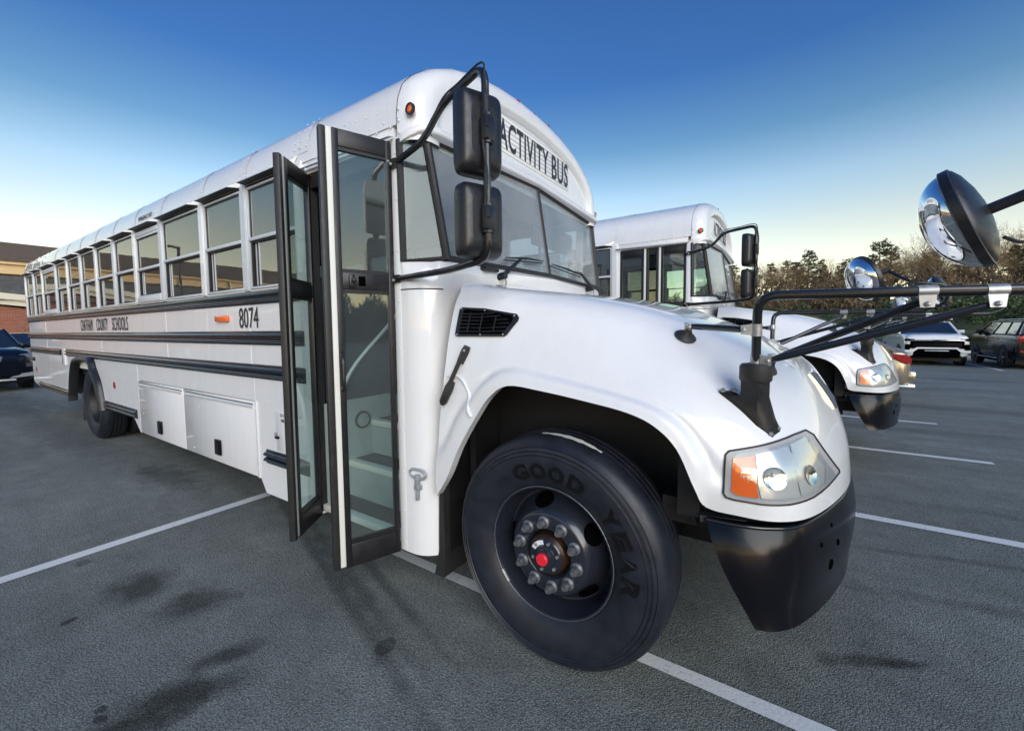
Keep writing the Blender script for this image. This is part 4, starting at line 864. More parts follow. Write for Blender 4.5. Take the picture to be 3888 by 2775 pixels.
    PX, PY = .768, .182
    b = MB(); b.lathe([(.050, 0), (.053, .008), (.053, .052), (.046, .062), (.03, .064)], (PX, PY, 1.330), (0, 0, 1), 28); b.build('base_collar', 'rubber', base)
    for i in (0, 1, 4, 5):
        q = topr[i].lerp(Vector((.768, .19, topr[i].z)), .10); b = MB(); b.lathe([(.011, 0), (.011, .003), (.0065, .004), (.0065, .010), (.001, .011)], q, (0, -.3, 1), 8); b.build('base_bolt', 'steel', base)
    top = Vector((PX, .105, 1.628))
    armp = bend([(PX, PY, 1.34), (PX, .165, 1.50), (.772, .118, 1.632), (1.20, .160, 1.626), (1.345, .180, 1.622), (1.60, .215, 1.622)], .07, 7)
    b = MB(); b.tube(armp, .0155, 14); ca = b.build('cross_mirror_arm', 'tube', root)
    def clampm(p, d, L=.05):
        p = Vector(p); d = Vector(d).normalized(); b = MB(); b.tube([p - d * L / 2, p + d * L / 2], .0185, 14); b.bbox(-.024, .024, -.004, .004, -.032, .0, .003)
        return b
    for p, d, tab in (((.768, .156, 1.515), (0, -.1, 1), (-.035, -.006, 0)), ((.768, .178, 1.405), (0, -.05, 1), (.035, -.006, 0)), ((1.20, .160, 1.626), (1, .1, 0), (0, 0, -.03)), ((1.345, .180, 1.622), (1, .14, 0), (0, -.004, -.035))):
        p = Vector(p); d = Vector(d).normalized(); t = Vector(tab); b = MB(); b.tube([p - d * .022, p + d * .022], .0182, 16)
        s = t.normalized(); w_ = d * .02; q = p + s * .012; o_ = Vector((0, -.016, 0)); b.add([q - w_ + o_, q + w_ + o_, q + w_ * .8 + s * .036 + o_, q - w_ * .8 + s * .036 + o_, q - w_ + o_ * .75, q + w_ + o_ * .75, q + w_ * .8 + s * .036 + o_ * .75, q - w_ * .8 + s * .036 + o_ * .75], [(0, 1, 2, 3), (7, 6, 5, 4), (0, 4, 5, 1), (1, 5, 6, 2), (2, 6, 7, 3), (3, 7, 4, 0)])
        b.ball(q + s * .026 + o_ * 1.15, .008, 8, 5); b.build('clamp', 'steel', ca)
    F1, n1 = nearhood((.505, .33, 1.50)); F2, n2 = nearhood((.825, .44, 1.40))
    for F, nn in ((F1, n1), (F2, n2)):
        b = MB(); b.lathe([(.044, .001), (.046, .006), (.040, .012), (.024, .022), (.015, .036), (.012, .045)], F, nn, 22); ft = b.build('support_foot', 'rubber', ca)
        b = MB(); b.bbox(-.014, .014, -.012, .012, 0, .035, .004); b.xf(Matrix.Translation(F + nn * .034)); b.ball(F + nn * .056 + Vector((0, -.013, 0)), .010, 8, 5); b.build('foot_bolt', 'steel', ca)
    for a, c in ((F1 + n1 * .058, Vector((.735, .148, 1.515))), (F2 + n2 * .058, Vector((1.195, .158, 1.598))), (Vector((.805, .172, 1.405)), Vector((1.345, .176, 1.585)))):
        d = c - a; b = MB(); b.tube([a, a + d * .05, a + d * .12, a + d * .5, a + d * .9, a + d * .96, c], [.008, .012, .0125, .0125, .0125, .011, .008], 10); b.build('brace', 'tube', ca)
    Cm = Vector((1.305, .262, 1.848)); nd = Vector((-.877, .337, -.342)).normalized(); R_ = .155
    b = MB(); b.lathe([(R_ * .985, -.006), (R_ * 1.02, -.004), (R_ * 1.02, .018), (R_ * .96, .022)], Cm, nd, 48); b.lathe([(R_, .000), (R_ * .96, -.010), (R_ * .80, -.022), (R_ * .5, -.034), (R_ * .2, -.040), (.001, -.041)], Cm, nd, 40); cm = b.build('cross_view_mirror', 'plastic', root, 50); both.append(cm)
    b = MB(); b.lathe([(R_ * .97 * cos(t * pi / 28), .012 + .094 * sin(t * pi / 28)) for t in range(14)] + [(.001, .106)], Cm, nd, 48); b.build('mirror_dome', 'mirror', cm, 60)
    b = MB(); b.tube([Cm - nd * .038, Cm - nd * .115 + Vector((.02, .01, .01))], .016, 8); b.tube(bend([(1.60, .215, 1.622), (1.70, .24, 1.66), (1.70, .31, 1.775), (1.52, .33, 1.80), Cm - nd * .10 + Vector((.02, .01, .01))], .05, 4), .010, 8); b.build('mirror_stem', 'plastic', cm)
    b = MB(); b.tube(spline([Cm - nd * .05 + Vector((.04, .06, -.08)), Vector((1.44, .33, 1.77)), Vector((1.52, .33, 1.80)), Vector((1.58, .31, 1.80))], 5), .005, 6); b.build('mirror_heater_cable', 'rubber', cm)
    both += [base, ca, hl, vent, st_]
    # ---- the same on the driver's side
    for o in both: mirrored(o, o.parent)
    b = MB(); b.bbox(-1.80, -.884, W_ - .03, W_, .30, 1.84, .004); b.bbox(-1.80, -.884, W_ - .03, W_, 2.52, 2.68, .004); b.bbox(-.96, -.884, W_ - .03, W_, 1.84, 2.52, .004); b.bbox(-1.84, -1.80, W_ - .03, W_, .40, 2.52, .004); b.build('driver_side_panel', 'white', root)
    b = MB(); b.box(-1.80, -.96, W_ - .02, W_ - .015, 1.84, 2.52); b.build('driver_window', 'doorglass', root)
    b = MB(); b.box(-1.80, -.96, W_ - .03, W_ + .002, 2.20, 2.215); b.box(-1.4, -1.37, W_ - .03, W_ + .002, 1.84, 2.52); b.build('driver_window_frame', 'alu', root)
    return root, front, rear, num
bus, leafF, leafR, number = build_bus()
# second bus: the same build, doors shut, parked alongside
bus2 = copy_tree(bus); bus2.location = (0.771, 3.786, 0); bus2.rotation_euler = (0, 0, -0.026)
bus2['label'] = 'white activity bus parked behind the open-doored one, its entry doors closed'
for ch in bus2.children:
    if ch.name.startswith('door_leaf'):
        ch.rotation_euler = (0, 0, pi if ch.location.x > -1.2 else 0); ch.location.y = .012
    if ch.name.startswith('fleet_number'): bpy.data.objects.remove(ch)

# ------------------------------------------------------------------ ground, markings
def flat(name, x0, x1, y0, y1, z, m, kind='structure'):
    b = MB(); b.add([(x0, y0, z), (x1, y0, z), (x1, y1, z), (x0, y1, z)], [(0, 1, 2, 3)]); o = b.build(name, m, None, 0); o['kind'] = kind; return o
flat('ground', -600, 600, -600, 600, -.03, 'grass')
flat('parking_lot', -60, 70, -34, 25.2, 0, 'asphalt')
LN = [('bay_line', 'white bay line running under the nearest front tyre', -1.70, 9.0, .262, .340), ('bay_line', 'white bay line in the gap between the two buses', -3.09, 4.4, 2.655, 2.757),
      ('bay_line', 'white bay line running under the farther bus', -3.09, 2.80, 5.05, 5.15), ('bay_line', 'white bay line just beyond the farther bus', -3.09, 2.84, 7.30, 7.40)]
for nm, lb, x0, x1, y0, y1 in LN:
    b = MB(); n = 24; b.grid([[(x0 + (x1 - x0) * i / n, y0 + .004 * sin(i * 1.7), .004) for i in range(n + 1)], [(x0 + (x1 - x0) * i / n, y1 + .004 * sin(i * 2.3 + 1), .004) for i in range(n + 1)]])
    tag(b.build(nm, 'line', None, 0), lb, 'road marking', 'painted parking bay lines')
b = MB(); b.grid([[(-3.20 + .003 * sin(i), -9 + i * .6, .004) for i in range(29)], [(-3.095 + .003 * sin(i * 1.7), -9 + i * .6, .004) for i in range(29)]])
tag(b.build('bay_line', 'line', None, 0), 'white line crossing the left foreground to the bus belly', 'road marking', 'painted parking bay lines')
for x, lb in ((6.86, 'white bay line between the white and the black SUV'), (4.2, 'white bay line left of the white SUV')):
    b = MB(); b.box(x - .05, x + .05, 18.9, 24.6, .001, .006); tag(b.build('bay_line', 'line', None, 0), lb, 'road marking', 'painted parking bay lines')
# grassed bank rising to the wood
b = MB(); rows = []
for i in range(24):
    y = 25.2 + (i / 23) ** 1.3 * 90; rows.append([(x, y, min(3.2, max(0, (y - 26) * .085)) + .25 * sin(x * .35 + y * .2) * min(1, (y - 25.2) / 8) + .02) for x in range(-70, 111, 4)])
b.grid(rows); o = b.build('grass_bank', 'grass'); o['kind'] = 'structure'
b = MB(); b.bbox(-60, 70, 25.05, 25.25, -.02, .14, .02); o = b.build('kerb', 'seal'); o['kind'] = 'structure'

# ------------------------------------------------------------------ school building at the far left
bl = thing('school_building', 'brick school building with brown hipped roof behind the bus tail', 'building', (-44, 0, 0))
def bp(name, m, f, par=bl, sm=0):
    b = MB(); f(b); b.xf(Matrix.Translation((44, 0, 0))); return b.build(name, m, par, sm)
bp('upper_wall', 'tan', lambda b: b.box(-58, -44.6, -60, 30, 0, 6.2))
bp('fascia_band', 'tan', lambda b: (b.bbox(-44.7, -44.3, -60, 30, 5.62, 6.28, .04), b.bbox(-44.45, -44.1, -60, 30, 6.28, 6.50, .03)))
for y in range(-58, 30, 4): bp('bracket', 'trimw', lambda b: b.bbox(-44.32, -44.16, y + .7, y + .86, 5.5, 6.28, .02))
bp('main_roof', 'shingle', lambda b: (b.add([(-44.0, -60, 6.50), (-44.0, 30, 6.50), (-54, 24, 9.15), (-54, -54, 9.15)], [(0, 1, 2, 3)]), b.add([(-62, -60, 6.5), (-62, 30, 6.5)], []), b.add([(-44, 30, 6.5), (-64, 30, 6.5), (-54, 24, 9.15)], [(0, 1, 2)]), b.add([(-44, -60, 6.5), (-64, -60, 6.5), (-54, -54, 9.15)], [(0, 2, 1)]), b.add([(-64, -60, 6.5), (-64, 30, 6.5), (-54, 24, 9.15), (-54, -54, 9.15)], [(3, 2, 1, 0)])))
bp('lower_wall', 'brick', lambda b: b.prism([(-60, 0), (30, 0), (30, 3.3), (9, 3.3), (3.6, 3.10), (0, 3.6), (-6, 4.1), (-12, 3.3), (-60, 3.3)], -44.5, -40.2, 0))
bp('lower_roof', 'shingle2', lambda b: (b.add([(-39.7, -60, 3.62), (-39.7, 30, 3.62), (-44.62, 30, 5.62), (-44.62, -60, 5.62)], [(0, 1, 2, 3)]), b.prism([(-14, 3.5), (-6, 4.75), (4, 3.75), (10, 3.35), (10, 3.75), (4, 4.15), (-6, 5.1), (-14, 3.9)], -44.5, -40.0, 0)))
bp('rake_board', 'trimw', lambda b: (b.prism([(10, 2.60), (3.66, 3.22), (-6, 4.20), (-14, 3.0), (-14, 3.75), (-6, 4.85), (3.66, 3.92), (10, 3.30)], -40.2, -39.9, 0), b.prism([(10, 2.95), (3.66, 3.55), (-6, 4.5), (-14, 3.35), (-14, 3.75), (-6, 4.85), (3.66, 3.94), (10, 3.32)], -39.9, -39.72, 0)))
bp('gutter', 'trimw', lambda b: b.bbox(-39.9, -39.6, -60, -14, 3.3, 3.62, .03))
for k, y in enumerate(range(-56, -16, 5)):
    w = bp('window', 'trimw', lambda b: b.bbox(-40.22, -40.12, y, y + 1.8, .9, 2.6, .02)); bp('pane', 'carglass', lambda b: b.box(-40.14, -40.10, y + .12, y + 1.68, 1.02, 2.48), w)

# lamp standard seen in the side windows
lp = thing('street_lamp', 'dark steel parking lot lamp mirrored in the bus side windows', 'street lamp', (-30, -8.6, 0))
b = MB(); b.tube([(0, 0, 0), (0, 0, 6.6)], [.09, .06], 12); b.build('pole', 'polegrey', lp)
b = MB(); b.bbox(-.1, .12, -.05, .75, 6.55, 6.68, .03); b.build('lamp_head', 'polegrey', lp)
b = MB(); b.lathe([(.3, 0), (.3, .5), (.27, .52), (.001, .52)], (0, 0, 0), (0, 0, 1), 20); b.build('footing', 'seal', lp)

# ------------------------------------------------------------------ cars
def car(name, label, cat, prof, paint, loc, rz, W=1.0, wb=(1.42, -1.42), wr=.37, roof=None, kind='suv', group=None):
    """prof: lower body stations (x, half width, z under, z belt); roof: cabin stations (x at belt, x at roof ...)"""
    t = thing(name, label, cat, loc, rz, group)
    rows = []
    for (x, w, zu, zt, crown) in prof:
        h = zt - zu; sec = [(w * .80, zu), (w * .93, zu + .03), (w * .985, zu + .16 * h), (w, zu + .45 * h), (w * .99, zu + .70 * h), (w * .955, zu + .90 * h), (w * .90, zu + .97 * h), (w * .70, zt + crown * .5), (0, zt + crown)]
        rows.append([Vector((x, y, z)) for y, z in sec] + [Vector((x, -y, z)) for y, z in reversed(sec[:-1])])
    b = MB(); sp_rows = []
    cols_ = [spline([r[j] for r in rows], 4) for j in range(len(rows[0]))]
    rr = [[c[i] for c in cols_] for i in range(len(cols_[0]))]
    b.grid(rr); n = len(rr[0]); b.add(rr[0], [tuple(range(n))]); b.add(rr[-1], [tuple(range(n - 1, -1, -1))])
    body = b.build('body', paint, t, 40)
    xb0, xb1, xr0, xr1, zb, zr, wb_, wt = roof      # belt front/rear x, roof front/rear x, heights, half widths
    # glass house
    def ringx(x, w, z): return [(x, -w, z), (x, w, z)]
    b = MB(); q = [(xb0, wb_, zb), (xr0, wt, zr), (xr1, wt, zr), (xb1, wb_, zb)]
    L_ = [Vector(p) for p in q]; R_ = [Vector((p[0], -p[1], p[2])) for p in q]
    b.add(L_ + R_, [(0, 1, 2, 3), (7, 6, 5, 4), (0, 4, 5, 1), (3, 2, 6, 7)]); b.build('window', 'carglass', t, 0)
    b = MB()
    rs = []
    for f in (0, .04, .2, .5, .8, .96, 1):
        x = xr0 + (xr1 - xr0) * f; zz = zr + .055 * sin(pi * min(1, max(0, f)) ** .9) + .0; rs.append([Vector((x + (.03 if f == 0 else -.02 if f == 1 else 0), wt * k, zz + .04 * (1 - k * k) - .02)) for k in (-1.04, -.96, -.6, 0, .6, .96, 1.04)])
    b.grid(rs); b.build('roof', paint, t, 40)
    for Q in (L_, R_):
        for pa, pb, r_ in [(Q[0] + Vector((.02, 0, -.04)), Q[1], [.05, .04]), (Q[3] + Vector((0, 0, -.02)), Q[2], [.07, .05]), (Q[1], Q[2], .035)] + [(Q[0].lerp(Q[3], f + .04), Q[1].lerp(Q[2], f), .03) for f in ((.36, .68) if xr0 - xr1 > 1.6 else (.5,))]:
            b = MB(); b.tube([pa, pb], r_, 8); b.build('pillar', paint, t, 50)
    if kind == 'suv':
        b = MB()
        for s in (1, -1): b.tube(bend([(xr0 - .15, s * wt * .86, zr + .02), (xr0 - .25, s * wt * .86, zr + .09), (xr1 + .35, s * wt * .86, zr + .09), (xr1 + .2, s * wt * .86, zr + .02)], .08), .02, 6)
        b.build('roof_rail', 'alu', t)
    wmax = max(p[1] for p in prof)
    for x in wb:
        for s in (1, -1):
            b = MB(); b.lathe([(wr * 1.16, .0), (wr * 1.14, -.012), (wr * 1.02, -.014), (wr * 1.0, .05)], (x, s * (wmax - .005), wr), (0, -s, 0), 28); b.add([], [])
            b.lathe([(wr * 1.10, -.006), (.001, -.006)], (x, s * (wmax - .005), wr), (0, -s, 0), 28); b.build('wheel_arch', 'rubber', t, 40)
            b = MB(); b.lathe([(wr * .66, .03), (wr * .70, .0), (wr * .94, -.012), (wr, .03), (wr, .20), (wr * .9, .24), (wr * .6, .24)], (x, s * (wmax + .012), wr), (0, -s, 0), 32); w = b.build('wheel', 'tyre', t, 40)
            b = MB(); b.lathe([(wr * .70, .0), (wr * .66, -.004), (wr * .60, .03), (wr * .2, .012), (.001, .006)], (x, s * (wmax + .012), wr), (0, -s, 0), 24)
            for k in range(6): a = k * pi / 3; b.tube([Vector((x, s * (wmax + .012), wr)), Vector((x + wr * .62 * cos(a), s * (wmax + .010), wr + wr * .62 * sin(a)))], .028, 5)
            b.build('rim', 'alloy', w, 40)
    for s in (1, -1):
        b = MB(); b.bbox(xb0 - .32, xb0 - .14, s * (wb_ + .10) - .10, s * (wb_ + .10) + .10, zb + .0, zb + .15, .035); b.tube([(xb0 - .2, s * wb_ * .95, zb + .02), (xb0 - .22, s * (wb_ + .06), zb + .05)], .03, 6); m_ = b.build('wing_mirror', paint, t, 50)
    b = MB(); b.box(min(wb) - .5, max(wb) + .6, -wmax * .8, wmax * .8, .2, .45); b.build('underbody', 'chassis', t)
    return t, body
def front_sheet(t, quad, name, m, off=.01):
    b = MB(); b.sheet(quad, off); return b.build(name, m, t, 0)
SUV = [(2.52, .70, .42, .86, 0.0), (2.46, .88, .30, .98, .02), (2.25, .97, .26, 1.08, .04), (1.75, 1.0, .26, 1.13, .06), (1.05, 1.0, .26, 1.17, .05), (.6, 1.0, .26, 1.18, .03), (-1.0, 1.0, .26, 1.19, .02), (-2.0, 1.0, .28, 1.18, .02), (-2.45, .96, .32, 1.14, .0), (-2.52, .86, .42, 1.05, 0)]
ROOF = (1.12, -2.42, .38, -2.22, 1.15, 1.83, .95, .76)
# white SUV facing the camera
BIG = [(2.50, .74, .52, 1.08, 0.0), (2.47, .92, .42, 1.20, .02), (2.32, .98, .38, 1.27, .03), (1.75, 1.0, .36, 1.31, .05), (1.15, 1.0, .34, 1.34, .03), (.6, 1.0, .34, 1.34, .0), (-1.0, 1.0, .34, 1.34, 0), (-2.0, 1.0, .36, 1.33, 0), (-2.46, .97, .40, 1.28, .0), (-2.52, .88, .50, 1.18, 0)]
BROOF = (1.20, -2.46, .50, -2.32, 1.33, 1.80, .95, .78)
ws, _ = car('parked_car', 'white SUV with black grille facing the camera by the wood', 'car', BIG, 'carw', (5.53, 22.25, 0), -pi / 2, wb=(1.55, -1.52), wr=.42, roof=BROOF, group='cars parked around the lot')
b = MB(); b.bbox(2.42, 2.530, -.80, .80, .72, 1.09, .03); g = b.build('grille', 'hole', ws)
for z in (.80, .87, .94):
    b = MB(); b.bbox(2.52, 2.536, -.72, .72, z - .006, z + .006, .002); b.build('grille_bar', 'plastic', g)
b = MB(); b.bbox(2.48, 2.545, -.80, .80, 1.045, 1.075, .01); b.build('chrome_bar', 'chrome', ws)
b = MB(); b.prism([(-.13, -.02), (-.05, -.02), (-.045, -.045), (.06, -.045), (.055, -.02), (.14, -.02), (.13, .02), (.05, .02), (.045, .045), (-.06, .045), (-.055, .02), (-.14, .02)], 2.545, 2.560, 0); b.xf(Matrix.Translation((0, 0, 1.045))); b.build('emblem', 'chrome', ws)
for s in (1, -1):
    b = MB(); b.bbox(2.34, 2.505, min(s * .66, s * .965), max(s * .66, s * .965), 1.03, 1.13, .03); b.build('headlight', 'hole', ws)
    b = MB(); b.bbox(2.40, 2.528, min(s * .80, s * .955), max(s * .80, s * .955), .66, .90, .03); b.build('air_curtain', 'hole', ws)
    b = MB(); b.prism([(s * .975, .56), (s * .975, .66), (s * .74, .66), (s * .60, .775), (-s * .0, .775), (-s * .0, .715), (s * .56, .715), (s * .72, .56)], 2.44, 2.555, 0); b.build('bumper_trim', 'carw', ws)
b = MB(); b.bbox(2.20, 2.52, -.70, .70, .36, .71, .03); b.build('lower_intake', 'hole', ws)
b = MB(); b.bbox(2.52, 2.545, -.36, .36, .62, .65, .006); b.build('skid_trim', 'alu', ws)
ws.scale = (.9, .9, .9)
# black SUV nose-in beside it
bs, _ = car('parked_car', 'black SUV parked nose to the wood at the right edge', 'car', BIG, 'carb', (8.13, 21.45, 0), pi / 2, wb=(1.40, -1.42), wr=.43, roof=BROOF, group='cars parked around the lot')
for s in (1, -1):
    b = MB(); b.bbox(-2.56, -2.42, min(s * .74, s * .97), max(s * .74, s * .97), 1.05, 1.28, .03); b.build('tail_light', 'redlens', bs)
    b = MB(); b.bbox(-2.54, -2.45, min(s * .6, s * .9), max(s * .6, s * .9), .66, .72, .01); b.build('reflector', 'redlens', bs)
    b = MB(); b.bbox(-1.0, 1.0, min(s * 1.0, s * 1.06), max(s * 1.0, s * 1.06), .34, .39, .015); b.build('side_step', 'alu', bs)
    for x in (.35, -.75): b = MB(); b.bbox(x - .1, x + .1, min(s * .985, s * 1.01), max(s * .985, s * 1.01), 1.12, 1.15, .008); b.build('door_handle', 'chrome', bs)
bs.scale = (.9, .9, .9)
# champagne crossover half hidden behind the farther bus
CRO = [(2.3, .66, .40, .74, 0), (2.2, .84, .26, .86, .02), (1.9, .92, .22, .96, .04), (1.2, .94, .22, 1.02, .05), (.6, .94, .22, 1.04, .02), (-.8, .94, .22, 1.06, .02), (-1.7, .94, .24, 1.07, .03), (-2.12, .93, .26, 1.08, .02), (-2.30, .88, .28, 1.02, 0), (-2.36, .78, .32, .86, 0)]
gc, _ = car('parked_car', 'champagne crossover with red tail lamp half hidden behind the farther bus', 'car', CRO, 'gold', (.50, 10.0, 0), pi, wb=(1.4, -1.42), wr=.36, roof=(1.0, -2.10, .2, -1.15, 1.05, 1.52, .86, .64), kind='coupe', group='cars parked around the lot')
for s in (1, -1):
    b = MB(); b.prism([(-1.80, 1.005), (-2.26, .97), (-2.335, .90), (-2.33, .80), (-2.22, .82), (-2.10, .90), (-1.86, .93)], min(s * .80, s * .955), max(s * .80, s * .955), 1); b.build('tail_light', 'redlens', gc)
    b = MB(); b.bbox(-2.42, -2.10, min(s * .5, s * .90), max(s * .5, s * .90), .30, .42, .04); b.build('exhaust', 'chrome', gc)
b = MB(); b.bbox(-2.44, -2.2, -.86, .86, .44, .66, .06); b.build('rear_bumper', 'gold', gc)
# navy SUV facing us at the far left
nv, _ = car('parked_car', 'navy blue SUV facing the camera at the left edge', 'car', SUV, 'navy', (-18.35, -.36, 0), 0.02, wb=(1.45, -1.42), wr=.38, roof=(1.12, -2.35, .35, -2.0, 1.10, 1.62, .93, .72), group='cars parked around the lot')
for s in (1, -1):
    b = MB(); b.prism([(s * .46, .76), (s * .86, .88), (s * .975, .99), (s * .94, 1.01), (s * .70, .97), (s * .50, .86)], 2.22, 2.475, 0); b.build('headlight', 'chrome', nv)
    b = MB(); b.prism([(s * .44, .58), (s * .95, .66), (s * .95, .76), (s * .46, .70)], 2.3, 2.50, 0); b.build('bumper_insert', 'alloy', nv)
    b = MB(); b.prism([(s * .50, .36), (s * .90, .40), (s * .95, .50), (s * .62, .46)], 2.36, 2.515, 0); b.build('fog_lamp_trim', 'steel', nv)
    b = MB(); b.prism([(s * .30, .60), (s * .40, .92), (s * .34, .95), (s * .20, .60)], 2.38, 2.54, 0); b.build('grille_chrome', 'chrome', nv)
b = MB(); b.bbox(2.35, 2.52, -.34, .34, .60, .94, .03); b.build('grille', 'plastic', nv)
b = MB(); b.bbox(2.40, 2.53, -.6, .6, .30, .34, .01); b.build('skid_trim', 'alu', nv)
# cars beyond it
w2, _ = car('parked_car', 'white SUV roof showing behind the navy SUV', 'car', SUV, 'carw', (-24.2, -1.05, 0), 0, wb=(1.5, -1.5), wr=.40, roof=(1.12, -2.42, .38, -2.22, 1.20, 1.95, .95, .76), group='cars parked around the lot')
w3, _ = car('parked_car', 'silver car with red tail lamps peeping out behind the bus tail', 'car', CRO, 'silver', (-29.5, 2.0, 0), pi, wb=(1.4, -1.42), wr=.36, roof=(1.0, -2.10, .2, -1.3, 1.05, 1.50, .86, .64), kind='coupe', group='cars parked around the lot')
for s in (1, -1):
    b = MB(); b.bbox(-2.40, -2.2, min(s * .55, s * .95), max(s * .55, s * .95), .80, .98, .03); b.build('tail_light', 'redlens', w3)
# dark SUV across the lane: it shows as a reflection in the entry door glass
r1 = copy_tree(bs); r1.location = (12.5, -5.6, 0); r1.rotation_euler = (0, 0, -.35); r1['label'] = 'dark SUV across the lane mirrored in the entry door glass'

# ------------------------------------------------------------------ wood
def bare_tree_mesh(seed, H):
    rnd = random.Random(seed); tb = MB(); cb = MB()
    def grow(p, d, L, r, lev):
        n = 3 if lev < 3 else 2; pts = [p]; q = Vector(p); dd = Vector(d)
        for k in range(n):
            dd = (dd + Vector((rnd.gauss(0, .16), rnd.gauss(0, .16), rnd.gauss(.06, .10)))).normalized(); q = q + dd * (L / n); pts.append(q.copy())
        (tb if lev < 2 else cb).tube(pts, [r * (1 - .5 * k / n) for k in range(n + 1)], 6 if lev < 1 else 4 if lev < 2 else 3, False)
        if lev >= 5: return
        kids = (5, 4, 4, 4, 3)[lev]
        for k in range(kids):
            f = rnd.uniform(.35 if lev else .42, 1.0); i = min(n - 1, int(f * n)); bp_ = pts[i].lerp(pts[i + 1], f * n - i)
            a = rnd.uniform(0, 2 * pi); sp = rnd.uniform(.45, .95); ax = dd.cross(Vector((cos(a), sin(a), .3))).normalized()
            nd_ = (dd * cos(sp) + ax * sin(sp)); nd_.z += .12
            grow(bp_, nd_.normalized(), L * rnd.uniform(.50, .72), max(.007, r * .48), lev + 1)
    grow(Vector((0, 0, 0)), Vector((0, 0, 1)), H * .55, H * .014, 0)
    return tb, cb
def pine_mesh(seed, H):
    rnd = random.Random(seed); tb = MB(); cb = MB()
    tb.tube([(0, 0, 0), (rnd.gauss(0, .1), rnd.gauss(0, .1), H * .5), (rnd.gauss(0, .15), 0, H * .97)], [H * .018, H * .012, H * .003], 7, False)
    z = H * rnd.uniform(.22, .35)
    while z < H * .98:
        f = (z / H); R = H * .21 * (1 - f) ** .55 * rnd.uniform(.6, 1.15) + .25
        for k in range(rnd.randint(3, 5)):
            a = rnd.uniform(0, 2 * pi); tip = Vector((cos(a) * R, sin(a) * R, z + R * rnd.uniform(.0, .35))); st = Vector((0, 0, z))
            tb.tube([st, tip], [.03, .01], 3, False)
            for j in range(int(6 + R * 4)):
                t = rnd.uniform(.35, 1.05); c = st.lerp(tip, t) + Vector((rnd.gauss(0, .16), rnd.gauss(0, .16), rnd.gauss(.05, .10)))
                for q in range(6):
                    d = Vector((rnd.gauss(0, 1), rnd.gauss(0, 1), rnd.gauss(.3, .6))).normalized(); s = Vector((rnd.gauss(0, 1), rnd.gauss(0, 1), rnd.gauss(0, 1))).cross(d).normalized()
                    L = rnd.uniform(.16, .34); cb.add([c - s * .05, c + s * .05, c + d * L], [(0, 1, 2)])
        z += H * rnd.uniform(.028, .05)
    return tb, cb
def shrub_mesh(seed, R, H, n=900):
    rnd = random.Random(seed); b = MB(); st = MB()
    for k in range(9):
        a = rnd.uniform(0, 2 * pi); st.tube([(0, 0, 0), (cos(a) * R * .5, sin(a) * R * .5, H * rnd.uniform(.5, .9))], [.03, .008], 3, False)
    lob = [(rnd.gauss(0, R * .45), rnd.gauss(0, R * .45), rnd.uniform(.3, .85) * H, rnd.uniform(.3, .5) * R) for _ in range(9)]
    for k in range(n):
        x, y, z, r = rnd.choice(lob); d = Vector((rnd.gauss(0, 1), rnd.gauss(0, 1), rnd.gauss(0, 1))).normalized(); c = Vector((x, y, z)) + d * r * rnd.uniform(.5, 1.1)
        if c.z < .05: c.z = .1
        u = Vector((rnd.gauss(0, 1), rnd.gauss(0, 1), rnd.gauss(0, 1))).normalized(); v = u.cross(d + Vector((.1, .2, .3))).normalized(); s = rnd.uniform(.05, .12)
        b.add([c - u * s, c + v * s * .6, c + u * s, c - v * s * .6], [(0, 1, 2, 3)])
    return st, b
def plant(kind, tm, cm, mats, loc, sc, rz, label, cat, group, cname):
    t = thing(kind, label, cat, loc, rz, group); t.scale = (sc, sc, sc * random.uniform(.94, 1.06)); link('trunk' if cat == 'tree' else 'stem', tm, t); link(cname, cm, t); return t
BT = []
for k in range(4):
    tb, cb = bare_tree_mesh(11 + k, 10.0); BT.append((tb.mesh('bare_trunk', 'bark', 40), cb.mesh('bare_crown', 'twig', 0)))
PT = []
for k in range(3):
    tb, cb = pine_mesh(31 + k, 10.0); PT.append((tb.mesh('pine_trunk', 'bark', 40), cb.mesh('pine_crown', 'needle', 0)))
ST = []
for k in range(3):
    tb, cb = shrub_mesh(51 + k, 1.5, 2.0); ST.append((tb.mesh('shrub_stem', 'bark', 0), cb.mesh('shrub_leaves', 'leaf', 0)))
def bank_z(x, y): return min(3.2, max(0, (y - 26) * .085))
rt = random.Random(5)
ORD = 'first second third fourth fifth sixth seventh eighth ninth tenth eleventh twelfth thirteenth fourteenth fifteenth sixteenth seventeenth eighteenth nineteenth twentieth'.split()
ORD += ['twenty-' + w for w in ORD[:9]] + ['thirtieth'] + ['thirty-' + w for w in ORD[:9]] + ['fortieth']
def order_labels(objs, fmt):
    for i, o in enumerate(sorted(objs, key=lambda q: q.location.x / max(8, q.location.y))): o['label'] = fmt % ORD[i]
def tree(kind, x, y, h):
    k = rt.randrange(100)
    if kind == 'p': tm, cm = PT[k % 3]; return plant('pine_tree', tm, cm, None, (x, y, bank_z(x, y) - .1), h / 10, rt.uniform(0, 6.3), 'dark green pine standing in the wood beyond the cars', 'tree', 'pines in the wood', 'crown')
    else: tm, cm = BT[k % 4]; return plant('bare_tree', tm, cm, None, (x, y, bank_z(x, y) - .1), h / 10, rt.uniform(0, 6.3), 'leafless grey brown tree standing in the wood beyond the cars', 'tree', 'bare trees in the wood', 'crown')
rowA, rowB, rowC, shr_ = [], [], [], []
